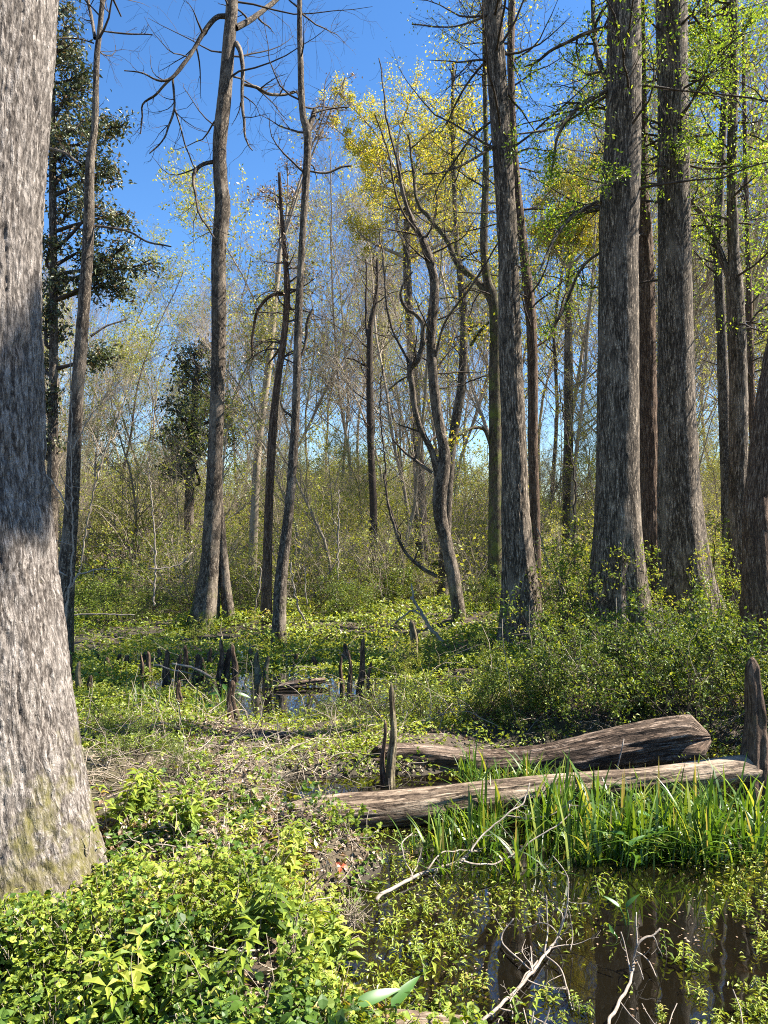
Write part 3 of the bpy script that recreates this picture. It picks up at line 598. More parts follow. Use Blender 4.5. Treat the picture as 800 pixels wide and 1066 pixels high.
traced_tree('leaning_tree', 'trunk leaning out of the photo at the right edge, its foot splayed in shrubs', 'tree',
    [(797, 690, 52), (793, 640, 40), (790, 600, 32), (788, 532, 26), (793, 480, 25), (799, 430, 25), (810, 370, 25), (826, 290, 24), (842, 200, 23)], 7.55, M['bark_brown'],
    S=60, step=.03, amp=0.009, k=30, lobes=(5, .5, .6, .5), ztop=11.5, rtop=.06, twigs=(26, 7, 4), t0=0.5, Ltw=1.8, seed=27, foliage=('leaf_cypress', 5000, 0.035, 0.05, Lq))

# yellow-green crowns behind
def crown_tree(name, label, pts, Y, mat, leafmat, blobs, nleaf, size, seed, twmat='twig_tan', S=14, tmpl=Lq, tufts=6, sub=7, up=0.35, rt=0.012, cat='tree'):
    """trunk from a pixel trace; limbs reach into leafy masses given as (px, py, radius px, depth offset)"""
    g = np.random.default_rng(seed); P, R = px_line(pts, Y); gzv = gz(P[0][0], P[0][1]); base = np.array([P[0][0], P[0][1], gzv])
    P0 = P[0].copy(); P0[2] = gzv - 0.2; P = np.vstack([P0, P]); R = np.r_[R[0], R]
    C, CR = stem(P, R, S, 0.12); root = thing(name, label, cat, base)
    mb = MB(); tubes(mb, C, CR, S, disp=bark_disp(0.004, 30)); mb.build('trunk', mat, root, base)
    tw = MB(); pos = []
    for (px, py, rp, dz) in blobs:
        c = W(px, py, Y + dz); rad = rp / F * Y
        k = np.argmin(np.linalg.norm(C - c + np.array([0, 0, rad * 1.2]), axis=1)); s = C[k]
        m = (s + c) / 2 + g.normal(size=3) * rad * 0.3
        L = catmull(np.array([s, m, c]), 10); tubes(tw, L, np.linspace(min(CR[k] * .6, .06), rt, 10), 5)
        A, AR = grow(L, np.full(10, rt * 1.2), tufts * 2, 0.45, 1.0, rad * 1.1, (20, 100), 0.25, 0.04, 7, 0.9, fall=0, g=g); tubes(tw, A, np.maximum(AR, .003), 4)
        B, BR = grow(A, AR, sub, 0.2, 1.0, rad * 0.4, (20, 90), 0.25, 0.02, 5, 0.7, g=g); tubes(tw, B, np.maximum(BR, .002), 3)
        pos.append(B[:, 1:].reshape(-1, 3))
    tw.build('crown', M[twmat], root, base)
    pos = np.concatenate(pos); sel = pos[g.integers(0, len(pos), nleaf)] + g.normal(size=(nleaf, 3)) * size * 1.0
    lv = MB(); leaves(lv, sel, size * g.uniform(.5, 1.4, nleaf), tmpl, up, g); lv.build('foliage', M[leafmat], root, base, smooth=False)
    return root
crown_tree('flowering_tree', 'loose yellow-green flowering crown high above the centre, sky showing through', [(440, 600, 14), (436, 480, 12), (430, 380, 10), (424, 280, 8), (424, 200, 5)], 19, M['bark_slim'], 'leaf_yellow',
    [(430, 95, 34, 0), (400, 120, 30, 1), (455, 120, 34, 1), (470, 150, 30, -1), (395, 160, 30, -.5), (430, 150, 34, .6), (375, 145, 22, 1), (490, 190, 28, 1), (455, 190, 30, 0), (385, 200, 28, 1.5), (415, 215, 34, 0), (350, 95, 18, 0), (345, 130, 12, 0), (500, 110, 26, 1), (480, 235, 28, 0), (440, 250, 28, 1), (372, 240, 24, 0)], 34000, 0.055, 41, tufts=8)
crown_tree('flowering_tree', 'dense yellow flowering crown showing left of the thickest cypress', [(590, 610, 12), (592, 480, 10), (592, 380, 9), (592, 280, 6)], 20, M['bark_slim'], 'leaf_yellow',
    [(600, 192, 24, 0), (575, 198, 22, .5), (615, 205, 22, 0), (560, 212, 16, 0), (590, 215, 26, -.6), (612, 235, 18, .5), (580, 235, 20, .4), (600, 250, 18, 0), (620, 210, 20, 1), (555, 235, 18, .6), (600, 175, 16, 1)], 26000, 0.055, 42, sub=9)
crown_tree('broadleaf_tree', 'tree with a pale tan budding crown left of the broken slim tree', [(262, 620, 10), (268, 480, 8), (280, 380, 7), (292, 260, 5)], 17, M['twig_tan'], 'litter',
    [(300, 175, 24, 0), (285, 195, 22, 1), (312, 200, 20, .3), (345, 100, 20, 0), (360, 80, 14, 0)], 1500, 0.06, 43)
Lmag = T_leaf(0.42, 0.1, 0.12)
def bough_tree():
    g = np.random.default_rng(91); b = np.array([5.6, 6.1, gz(5.6, 6.1)]); root = thing('magnolia_tree', 'evergreen just outside the right edge whose bough shades the huge pale trunk', 'tree', b)
    C = catmull(np.array([b - [0, 0, .2], b + [.05, 0, 3], b + [0, .1, 7], b + [-.1, 0, 12]]), 60); R = np.linspace(.15, .03, 60)
    mb = MB(); tubes(mb, C, R, 16, disp=bark_disp(.004, 30)); mb.build('trunk', M['bark_slim'], root, b)
    tw = MB(); L = catmull(np.array([C[42], [5.0, 5.0, 9.0], [4.3, 3.8, 8.7]]), 20); tubes(tw, L, np.linspace(.05, .012, 20), 7)
    A, AR = grow(L, np.full(20, .02), 14, .66, 1, .62, (30, 100), .2, 0, 7, .6, g=g); tubes(tw, A, AR, 4); B, BR = grow(A, AR, 6, .2, 1, .25, (30, 80), .2, 0, 4, .6, g=g); tubes(tw, B, BR, 3)
    A2, A2R = grow(C, R, 20, .7, 1, 1.3, (50, 90), .15, .02, 7, .4, g=g); tubes(tw, A2, A2R, 5); B2, B2R = grow(A2, A2R, 6, .3, 1, .5, (30, 80), .2, 0, 4, .6, g=g); tubes(tw, B2, B2R, 3)
    tw.build('crown', M['twig_dark'], root, b); lv = MB()
    for Q, n in ((B, 3600), (B2, 1000)):
        pos = Q[:, 1:].reshape(-1, 3); sel = pos[g.integers(0, len(pos), n)] + g.normal(size=(n, 3)) * .05; leaves(lv, sel, .09 * g.uniform(.6, 1.3, n), Lmag, .4, g)
    lv.build('foliage', M['leaf_magnolia'], root, b, smooth=False)
bough_tree()
crown_tree('magnolia_tree', 'tall dark glossy evergreen filling the gap beside the huge pale trunk', [(54, 640, 12), (55, 500, 11), (56, 400, 9), (56, 300, 8), (55, 180, 7), (55, 60, 5)], 10.5, M['bark_slim'], 'leaf_magnolia',
    [(60, 10, 26, 0), (75, 60, 20, .3), (60, 50, 24, -.2), (70, 95, 24, 0), (58, 120, 26, .5), (92, 75, 10, 0), (80, 130, 22, -.4), (100, 128, 20, 0), (128, 132, 14, .2), (60, 165, 28, 0), (95, 170, 26, .5), (120, 180, 20, 0), (70, 210, 30, .4), (100, 215, 26, -.5), (130, 222, 18, 0), (55, 245, 30, 0), (95, 255, 26, .3), (130, 258, 22, 0), (158, 274, 14, 0), (60, 290, 26, 0), (110, 285, 22, 0), (135, 300, 14, .2), (48, 330, 22, 0), (120, 372, 14, 0), (52, 375, 20, .4), (55, 420, 22, 0), (50, 460, 18, 0)],
    14000, 0.072, 44, twmat='twig_dark', tmpl=Lmag, sub=8, tufts=5)
crown_tree('magnolia_tree', 'small dark evergreen tree standing far back behind the two-stemmed tree', [(197, 545, 10), (198, 500, 9), (202, 440, 8), (206, 380, 5)], 19, M['bark_slim'], 'leaf_magnolia',
    [(205, 365, 18, 0), (190, 382, 20, .4), (222, 385, 20, 0), (200, 405, 26, 0), (182, 420, 18, -.4), (225, 415, 24, .5), (245, 430, 16, 0), (200, 440, 26, 0), (180, 455, 20, .5), (230, 450, 22, 0), (198, 475, 24, 0), (176, 485, 14, 0)],
    6000, 0.11, 45, twmat='twig_dark', tmpl=Lmag, sub=7)

# ------------------------------------------------------------------ background wood
def bg_proto(name, cat, seed, H, n1, n2, n3, leafm, nl, ls, up=0.25, ang=(25, 55), bark='twig_tan', rtr=0.06):
    g = np.random.default_rng(seed); n = 14
    d = np.array([0, 0, 1.0]); P = [np.array([0, 0, -0.3])]
    for i in range(n - 1):
        d = norm(d + g.normal(size=3) * np.array([.09, .09, .02])); P.append(P[-1] + d * (H + .3) / (n - 1))
    P = np.array(P); R = np.linspace(rtr, 0.012, n)
    root = thing(name, name, cat, (0, 0, 0)); mb = MB(); tubes(mb, P, R, 7); mb.build('trunk', M[bark], root)
    tw = MB(); A, AR = grow(P, R, n1, .22, .98, H * .30, ang, .10, up * .3, 8, .45, g=g); tubes(tw, A, AR, 4)
    B, BR = grow(A, AR, n2, .15, 1, H * .13, ang, .16, up * .2, 6, .5, g=g); tubes(tw, B, np.maximum(BR, .003), 3)
    E, ER = grow(B, BR, n3, .15, 1, H * .06, ang, .2, 0, 4, .6, g=g); tubes(tw, E, np.maximum(ER, .002), 3)
    tw.build('crown', M[bark], root)
    if leafm:
        pos = E[:, 1:].reshape(-1, 3); sel = pos[g.integers(0, len(pos), nl)] + g.normal(size=(nl, 3)) * .05
        lv = MB(); leaves(lv, sel, ls * g.uniform(.5, 1.4, nl), Lq, .3, g); lv.build('foliage', M[leafm], root, smooth=False)
    return root
protos = [bg_proto('bare_tree', 'tree', 101, 10, 34, 9, 5, None, 0, 0), bg_proto('bare_tree', 'tree', 102, 10, 40, 8, 5, None, 0, 0, up=.4, ang=(20, 45)),
          bg_proto('bare_tree', 'tree', 103, 10, 30, 10, 5, 'leaf_far', 1500, .08), bg_proto('budding_tree', 'tree', 104, 10, 34, 9, 5, 'leaf_far', 6000, .09),
          bg_proto('dark_stemmed_tree', 'tree', 105, 10, 26, 8, 5, None, 0, 0, bark='twig_dark', ang=(40, 80)), bg_proto('budding_tree', 'tree', 106, 10, 34, 9, 5, 'leaf_yellow', 2500, .07)]
g = np.random.default_rng(50)
def ytop(px):
    return np.interp(px, [-200, 60, 110, 160, 215, 250, 285, 340, 400, 470, 520, 1000], [370, 370, 350, 370, 420, 370, 280, 300, 260, 220, 120, 40])
zones = [(-300, 62, 'beyond the huge pale trunk'), (62, 150, 'behind the slim crooked tree'), (150, 225, 'behind the small dark evergreen'), (225, 300, 'right of the two-stemmed tree'),
         (300, 400, 'in the open centre'), (400, 500, 'behind the crooked sunlit tree'), (500, 620, 'behind the leaning grey tree'), (620, 730, 'behind the thick cypresses'), (730, 1200, 'behind the forked cypress')]
kindword = ['bare tan tree', 'bare tan tree', 'bare tan tree', 'tree in thin green leaf', 'dark bare tree', 'tree in yellow bud']
first = [True] * 6; used_bg = 0; NB = 84
for i in range(178):
    Y = 17 + 40 * g.random() if i < NB else 14 + 16 * g.random() if i < 165 else 30 + 26 * g.random(); px = g.uniform(-120, 920) if i < 165 else g.uniform(80, 560); x = (px - CX) / F * Y
    k = int(g.choice([0, 1, 2, 3, 4, 5], p=[.24, .22, .18, .18, .1, .08])) if i < NB else int(g.choice([0, 1, 2, 3]))
    zt = EYE + (HY - ytop(px) - g.uniform(-110, 10)) / F * Y; zt -= max(0, 30 - Y) * 0.02
    z0 = gz(x, Y); H = max(2.5, min(zt - z0, 19)) if i < NB or i >= 165 else g.uniform(3, 6.5); s = H / 10
    where = next(w for a, b, w in zones if a <= px < b); tl_ = (g.normal() * .04, g.normal() * .04)
    hw = 'tall ' if H > 13 else 'short ' if H < 7 else ''; dw = ' far back' if Y > 42 else ' nearer' if Y < 27 else ''
    lab = hw + kindword[k] + (' leaning left' if tl_[1] < -.04 else ' leaning right' if tl_[1] > .04 else '') + dw + ' ' + where
    loc = (x, Y, z0); rot = g.random() * 6.28; sc = (s * .9 + .05, s * .9 + .05, s); tl = tl_
    if first[k]:
        o = protos[k]; o.location = loc; o.rotation_euler = (tl[0], tl[1], rot); o.scale = sc; o['label'] = lab; first[k] = False
    else: o = dup(protos[k], loc, rot, sc, lab, tl)
    o['group'] = 'background trees ' + where

# ------------------------------------------------------------------ shrubs
def shrub_proto(name, seed, H, nst, n1, n2, leafm, nl, ls, tmpl, bark='twig_tan', spread=.6, upb=.4):
    g = np.random.default_rng(seed); root = thing(name, name, 'shrub')
    b = np.zeros((nst, 3)); b[:, :2] = g.normal(size=(nst, 2)) * H * .10; b[:, 2] = -.08
    d = norm(np.stack([g.normal(size=nst) * spread, g.normal(size=nst) * spread, np.ones(nst)], 1)); ln = H * g.uniform(.6, 1.1, nst); K = 9
    P = np.zeros((nst, K, 3)); P[:, 0] = b
    for i in range(1, K):
        d = norm(d + g.normal(size=(nst, 3)) * .13); P[:, i] = P[:, i - 1] + d * (ln / (K - 1))[:, None]
    R = H * .007 * np.linspace(1, .3, K)[None] * g.uniform(.6, 1.3, nst)[:, None]
    st = MB(); tubes(st, P, R, 4); A, AR = grow(P, R, n1, .2, 1, H * .32, (25, 70), .2, .02, 6, .6, g=g); tubes(st, A, AR, 3)
    B, BR = grow(A, AR, n2, .2, 1, H * .13, (25, 70), .2, 0, 4, .6, g=g); tubes(st, B, np.maximum(BR, .001), 3); st.build('stems', M[bark], root)
    pos = np.concatenate([B[:, 1:].reshape(-1, 3), A[:, 3:].reshape(-1, 3)]); sel = pos[g.integers(0, len(pos), nl)] + g.normal(size=(nl, 3)) * ls * .5
    lv = MB(); leaves(lv, sel, ls * g.uniform(.5, 1.3, nl), tmpl, upb, g); lv.build('foliage', M[leafm], root, smooth=False)
    return root
far_sh = [shrub_proto('leafy_shrub', 201, 3.2, 12, 8, 6, 'leaf_far', 3900, .07, Lq), shrub_proto('leafy_shrub', 202, 3.2, 14, 8, 6, 'leaf_far', 2600, .065, Lq), shrub_proto('twiggy_shrub', 203, 3.0, 18, 9, 6, 'leaf_far', 900, .06, Lq)]
first = [True] * 3
for i in range(230):
    Y = 14 + 46 * g.random() ** 1.2; px = g.uniform(-60, 860); x = (px - CX) / F * Y; k = int(g.choice([0, 1, 2], p=[.34, .28, .38]))
    s = g.uniform(.55, 1.15) * (0.5 + 0.5 * sstep(13, 20, Y) + 0.8 * sstep(25, 50, Y)); where = next(w for a, b, w in zones if a <= px < b)
    lab = ('big ' if s > 1.3 else 'low ' if s < .75 else '') + ['pale green shrub', 'thinly leafed green shrub', 'bare tan twiggy shrub'][k] + (' at the very back ' if Y > 42 else ' deep in the thicket ' if Y > 24 else ' fronting the thicket ') + where
    loc = (x, Y, gz(x, Y)); rot = g.random() * 6.28
    if first[k]:
        o = far_sh[k]; o.location = loc; o.rotation_euler = (0, 0, rot); o.scale = (s, s, s); o['label'] = lab; first[k] = False
    else: o = dup(far_sh[k], loc, rot, s, lab)
    o['group'] = 'thicket shrubs ' + where
# near shrubs, one by one (px, foot row, height px, proto)
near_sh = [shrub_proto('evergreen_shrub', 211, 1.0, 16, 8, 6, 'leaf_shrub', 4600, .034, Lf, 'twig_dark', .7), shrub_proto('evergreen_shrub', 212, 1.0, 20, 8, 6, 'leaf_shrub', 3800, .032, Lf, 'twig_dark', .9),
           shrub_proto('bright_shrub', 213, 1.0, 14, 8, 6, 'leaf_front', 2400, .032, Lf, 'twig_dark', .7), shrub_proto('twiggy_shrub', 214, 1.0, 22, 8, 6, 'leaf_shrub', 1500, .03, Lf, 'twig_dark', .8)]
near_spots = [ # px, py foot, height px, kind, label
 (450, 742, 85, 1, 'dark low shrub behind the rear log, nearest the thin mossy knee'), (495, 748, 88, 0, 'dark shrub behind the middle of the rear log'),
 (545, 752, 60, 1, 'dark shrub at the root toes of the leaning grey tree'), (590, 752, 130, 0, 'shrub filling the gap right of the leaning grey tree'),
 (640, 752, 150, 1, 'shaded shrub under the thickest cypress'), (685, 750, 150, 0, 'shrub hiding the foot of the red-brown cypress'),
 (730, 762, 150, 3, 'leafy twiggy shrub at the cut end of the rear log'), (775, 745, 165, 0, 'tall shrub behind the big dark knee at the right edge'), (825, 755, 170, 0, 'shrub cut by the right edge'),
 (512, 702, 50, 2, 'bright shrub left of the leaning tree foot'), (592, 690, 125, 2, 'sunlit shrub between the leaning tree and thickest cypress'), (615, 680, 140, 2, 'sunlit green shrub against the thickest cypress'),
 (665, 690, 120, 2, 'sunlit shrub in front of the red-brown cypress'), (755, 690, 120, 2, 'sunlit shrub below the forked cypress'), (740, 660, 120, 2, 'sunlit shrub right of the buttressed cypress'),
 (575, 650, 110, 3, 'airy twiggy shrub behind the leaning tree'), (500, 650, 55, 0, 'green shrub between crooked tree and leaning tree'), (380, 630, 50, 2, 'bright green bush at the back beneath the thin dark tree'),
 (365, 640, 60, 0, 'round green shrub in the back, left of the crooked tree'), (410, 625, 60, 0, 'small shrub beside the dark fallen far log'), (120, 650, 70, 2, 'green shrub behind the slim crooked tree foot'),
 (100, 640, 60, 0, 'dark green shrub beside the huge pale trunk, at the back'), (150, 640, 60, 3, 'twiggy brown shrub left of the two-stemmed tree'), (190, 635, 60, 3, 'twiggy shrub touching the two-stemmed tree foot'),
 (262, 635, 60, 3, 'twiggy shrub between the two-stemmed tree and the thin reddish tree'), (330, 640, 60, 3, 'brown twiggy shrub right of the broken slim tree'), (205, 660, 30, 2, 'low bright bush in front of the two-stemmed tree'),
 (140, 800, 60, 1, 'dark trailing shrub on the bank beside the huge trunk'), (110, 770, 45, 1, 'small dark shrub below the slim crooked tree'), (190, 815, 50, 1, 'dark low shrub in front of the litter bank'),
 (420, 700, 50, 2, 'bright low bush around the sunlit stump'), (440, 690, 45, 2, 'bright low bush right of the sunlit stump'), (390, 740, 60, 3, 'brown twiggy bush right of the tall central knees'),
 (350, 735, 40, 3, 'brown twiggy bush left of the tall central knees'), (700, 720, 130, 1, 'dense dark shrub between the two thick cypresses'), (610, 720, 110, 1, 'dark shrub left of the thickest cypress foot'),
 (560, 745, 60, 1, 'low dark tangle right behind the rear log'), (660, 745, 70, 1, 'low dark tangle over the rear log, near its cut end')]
first = [True] * 4
for (px, py, hp, k, lab) in near_spots:
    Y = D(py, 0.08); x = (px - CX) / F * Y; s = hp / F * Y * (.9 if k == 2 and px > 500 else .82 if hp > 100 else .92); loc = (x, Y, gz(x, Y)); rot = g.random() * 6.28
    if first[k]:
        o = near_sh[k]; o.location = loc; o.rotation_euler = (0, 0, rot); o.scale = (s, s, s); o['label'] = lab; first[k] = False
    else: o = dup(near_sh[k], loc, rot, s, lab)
    o['group'] = 'shrubs around the swamp'

# ------------------------------------------------------------------ cypress knees
def knee_mesh(g, H, r, tipr, lean, S=26, K=40, lob=.22):
    t = np.linspace(0, 1, K); P = np.zeros((K, 3)); P[:, 2] = -0.12 + t * (H + .12); P[:, 0] = lean[0] * t ** 1.5 * H + .01 * np.sin(t * 9 + g.random() * 6); P[:, 1] = lean[1] * t ** 1.5 * H
    R = tipr + (r - tipr) * (1 - t) ** 1.25; R = R * np.where(t > .94, np.sqrt(np.clip((1.0 - t) / .06, 0.02, 1)), 1); ph = g.random() * 6
    def disp(tc, L, th, rr):
        return rr * lob * np.cos(th * 4 + ph + L * 1.5) * (1 - L / (H + .12) * .6) + .45 * rr * (noise(tc * np.array([14, 14, 7.]) + ph) - .5) + .2 * rr * (noise(tc * np.array([40, 40, 14.]) + ph) - .5) + .004 * (noise(tc * np.array([90, 90, 12.])) - .5)
    mb = MB(); tubes(mb, P, R, S, closed=True, disp=disp); return mb
knees = [ # px, foot row, top row, width px, material, label
 (785, 832, 683, 34, 'knee', 'biggest dark knee at the right edge, end of the front log'), (407, 818, 710, 12, 'knee_moss', 'tall thin mossy knee standing before the rear log'), (400, 817, 748, 9, 'knee', 'shorter knee touching the tall thin mossy one'),
 (243, 756, 708, 17, 'knee', 'pale brown cone-shaped knee before the central pool'), (432, 692, 645, 14, 'knee_moss', 'sunlit blunt stump left of the crooked tree foot'),
 (374, 722, 648, 10, 'knee', 'tallest of the brown knees right of the central pool'), (366, 726, 664, 7, 'knee', 'brown knee just left of the tallest central one'), (356, 720, 674, 7, 'knee', 'leftmost of the brown knees by the central pool'), (383, 722, 680, 7, 'knee', 'rightmost of the brown knees by the central pool'),
 (72, 712, 672, 16, 'knee', 'root-like knee at the slim crooked tree foot'), (82, 722, 680, 10, 'knee_moss', 'light knee right of the slim crooked tree foot'), (94, 722, 698, 11, 'knee', 'small black knee nearest the huge trunk'),
 (112, 700, 680, 9, 'knee', None), (124, 698, 676, 9, 'knee', None), (133, 697, 678, 8, 'knee', None), (147, 705, 675, 5, 'knee', None), (157, 702, 672, 9, 'knee', None), (175, 708, 668, 9, 'knee', None), (186, 704, 675, 10, 'knee', None),
 (192, 700, 664, 9, 'knee', None), (204, 706, 674, 12, 'knee', None), (212, 700, 680, 7, 'knee', None), (229, 705, 655, 8, 'knee', None), (236, 704, 668, 12, 'knee', None), (245, 700, 664, 9, 'knee', None), (269, 702, 672, 9, 'knee_moss', None), (277, 700, 678, 7, 'knee_moss', None),
 (187, 748, 708, 12, 'knee', 'brown knee among the grass left of the pale cone-shaped one'), (132, 752, 736, 12, 'knee', 'stubby knee on the left of the litter bank'), (326, 694, 680, 8, 'knee', None), (308, 690, 678, 7, 'knee', None), (100, 690, 676, 8, 'knee', None),
 (360, 690, 665, 8, 'knee', None), (262, 688, 672, 8, 'knee', None), (150, 690, 676, 8, 'knee', None), (166, 690, 672, 7, 'knee', None), (219, 692, 670, 7, 'knee', None)]
for i, (px, fy, ty, w, mt, lab) in enumerate(knees):
    if 640 < fy < 735 and px < 400 and w != 14: ty = fy - (fy - ty) * .8
    gg = np.random.default_rng(300 + i); Y = D(fy); x = (px - CX) / F * Y; z = gz(x, Y); H = EYE - (ty - HY) / F * Y - z; r = w * (.5 if w > 9.5 or fy > 715 else .62) / F * Y
    o = knee_mesh(gg, H, r, r * .36, (gg.normal() * .05, gg.normal() * .03), S=40 if w > 11 else 18, K=60 if w > 11 else 24).build('cypress_knee', M[mt], loc=(x, Y, z))
    side = ('left of the two-stemmed tree line' if px < 200 else 'below the two-stemmed tree' if px < 260 else 'below the slim trees in the centre')
    tag(o, lab or ('small dark pointed knee in the row ' + side), 'cypress knee', 'cypress knees in the mid swamp' if not lab else 'cypress knees')

# ------------------------------------------------------------------ logs and dead wood
def log_mesh(P, R, S=90, step=.02, amp=.016, k=18, flat=0.0, ragged=0.0):
    C, CR = stem(np.asarray(P, float), np.asarray(R, float), S, step)
    def disp(tc, L, th, r):
        q = tc * np.array([k, k, k * .07]); w = noise(q * .6 + 3) * 1.5
        n = np.abs(noise(q + w[..., None]) - .5) * 2; d = amp * (np.clip(n * 2.4, 0, 1) - .6) + amp * .5 * (noise(tc * np.array([60, 60, 9.])) - .5)
        d = d + r * .28 * (noise(tc * np.array([5, 5, 1.6]) + 20) - .5)
        Lm = L.max(); e = np.minimum(L, Lm - L) / np.maximum(r, .01); d = d - r * .75 * np.clip(1 - e / (.15 + 1.6 * noise(np.stack([np.cos(th) * 2.2, np.sin(th) * 2.2, 0 * th + (L > Lm / 2) * 5], -1) + 3)), 0, 1)
        if ragged: d = d - r * .35 * np.clip(noise(tc * np.array([7, 7, 2.2]) + 70) - .58, 0, 1) * ragged * 2
        return d
    mb = MB(); tubes(mb, C, CR, S, closed=True, disp=disp); return mb
def ppx(px, py, Y): return W(px, py, Y)
tag(log_mesh([ppx(385, 788, 4.9), ppx(440, 791, 4.88), ppx(500, 797, 4.86), ppx(560, 794, 4.86), ppx(600, 788, 4.86), ppx(650, 778, 4.88), ppx(700, 770, 4.9), ppx(738, 767, 4.9)],
    [.10, .105, .105, .112, .125, .14, .148, .15], ragged=1.2).build('fallen_log', M['wood_rot']), 'thick rough brown fallen log, the rear of the two, its cut end under the shrubs', 'fallen log', 'fallen logs')
tag(log_mesh([ppx(292, 850, 3.92), ppx(345, 849, 3.93), ppx(420, 842, 3.98), ppx(500, 831, 4.03), ppx(600, 820, 4.10), ppx(700, 810, 4.16), ppx(770, 801, 4.25), ppx(812, 797, 4.46)],
    [.09, .105, .10, .082, .076, .072, .07, .066], ragged=.7, amp=.008).build('fallen_log', M['wood_pale']), 'long pale barkless fallen log, the front of the two, black below in shadow', 'fallen log', 'fallen logs')
tag(log_mesh([ppx(70, 765, 5.5), ppx(150, 770, 5.5), ppx(230, 772, 5.4), ppx(300, 778, 5.3), ppx(388, 790, 5.15)], [.10, .11, .10, .10, .09], ragged=2, amp=.02).build('rotten_log', M['wood_rot']), 'rotten brown log half buried in leaf litter across the left', 'fallen log', 'fallen logs')
tag(log_mesh([ppx(392, 603, 17), ppx(420, 606, 17), ppx(462, 612, 16.6)], [.14, .16, .14], S=20, step=.1).build('fallen_log', M['bark_brown']), 'dark fallen log far back, left of the crooked tree foot', 'fallen log')
tag(log_mesh([ppx(600, 628, 13), ppx(560, 622, 13), ppx(640, 632, 13)][::-1][1:] + [ppx(520, 618, 13)], [.06, .06, .05], S=16, step=.1).build('fallen_log', M['bark_brown']), 'slim fallen log lying behind the leaning grey tree', 'fallen log')
tag(log_mesh([ppx(732, 1002, 2.78), ppx(752, 1010, 2.75), ppx(780, 1018, 2.72), ppx(830, 1034, 2.68)], [.02, .035, .038, .035], S=40, step=.01, amp=.008, k=30, ragged=1).build('sunken_log', M['wood_rot']), 'wet dark log lying half sunk at the bottom right corner', 'fallen log')
tag(log_mesh([ppx(325, 1072, 2.34), ppx(400, 1066, 2.36), ppx(490, 1069, 2.34)], [.028, .038, .026], S=50, step=.01, amp=.004, k=30).build('sandy_log', M['wood_pale']), 'sand-coloured log end along the bottom edge', 'fallen log')
tag(log_mesh([ppx(285, 717, 7.1), ppx(310, 712, 7.2), ppx(342, 708, 7.3)], [.02, .035, .025], S=20, step=.03).build('floating_log', M['wood_rot']), 'small log floating in the central pool', 'fallen log')

def dead_branch(label, lines, Y, tilt=0.0, mat='twig_pale', tw=(3, 3), seed=1, name='dead_branch', cat='dead branch', group=None, ls=.35):
    g = np.random.default_rng(seed); mb = MB(); b0 = None
    for ln in lines:
        yy = ln[0] if not isinstance(ln[0], tuple) else Y; pts = ln[1] if not isinstance(ln[0], tuple) else ln
        dy = tilt; P, R = px_line(pts, yy, dy, .62)
        if Y < 4: q = np.array([W(p[0], p[1], min(yy + dy * i / max(1, len(pts) - 1), D(p[1], .015))) for i, p in enumerate(pts)]); P = q
        C, CR = stem(P, R, 8, .01 if Y < 4 else .05)
        C = C + (np.stack([noise(C * 22 + k * 9) for k in range(3)], -1) - .5) * .012 * (Y / 3)
        if b0 is None: b0 = C[0].copy()
        tubes(mb, C, CR, 8, closed=True)
        if tw[0]:
            A, AR = grow(C, CR, tw[0], .2, 1, -ls, (30, 80), .22, .02, 7, .6, g=g); AR = np.maximum(AR, .0006 * Y / 2.5); tubes(mb, A, AR, 5)
            if tw[1]: B, BR = grow(A, AR, tw[1], .2, 1, -.45, (30, 80), .2, .0, 5, .7, g=g); BR = np.maximum(BR, .0005 * Y / 2.5); tubes(mb, B, BR, 4)
    return tag(mb.build(name, M[mat], base=b0, loc=tuple(map(float, b0))), label, cat, group)
dead_branch('tangled bleached dead branch sticking up from the foreground water', [
    [(498, 1068, 5), (520, 1048, 5), (540, 1028, 5), (555, 1012, 5), (567, 994, 4.5), (580, 978, 4), (585, 955, 3), (579, 944, 2)], [(552, 1009, 3), (530, 990, 3), (522, 977, 2.5), (535, 956, 2)],
    [(567, 994, 3), (571, 965, 2.5), (569, 932, 2)], [(582, 974, 3), (590, 950, 3), (592, 930, 2.5), (590, 910, 2), (576, 890, 1.5)], [(567, 994, 3), (585, 1010, 2.5), (596, 1050, 2)], [(547, 1020, 3), (570, 1028, 2.5), (590, 1030, 2)],
    [(555, 1012, 2.5), (552, 985, 2)], [(560, 1000, 2.5), (535, 1035, 2), (533, 1060, 2)], [(585, 978, 2), (570, 962, 2), (545, 966, 1.5)], [(520, 1050, 3), (545, 1055, 2.5), (575, 1068, 2)], [(592, 945, 2), (596, 970, 2), (594, 990, 1.5)]], 2.75, .1, seed=61)
dead_branch('forked white dead twig standing before the tangled branch, in the right foreground', [
    [(632, 1070, 5), (645, 1045, 5), (657, 1020, 4.5), (660, 1000, 4), (664, 985, 4), (672, 976, 3.5), (680, 974, 3), (687, 967, 2.5)], [(657, 1014, 3), (653, 995, 2.5), (646, 970, 2)], [(664, 985, 3), (663, 965, 2.5), (663, 950, 2)],
    [(664, 992, 2.5), (676, 1000, 2.5), (685, 1018, 1.5)], [(680, 975, 2.5), (689, 997, 1.5)], [(662, 1000, 2.5), (670, 1020, 1.5)]], 2.62, .06, seed=62, tw=(1, 0))
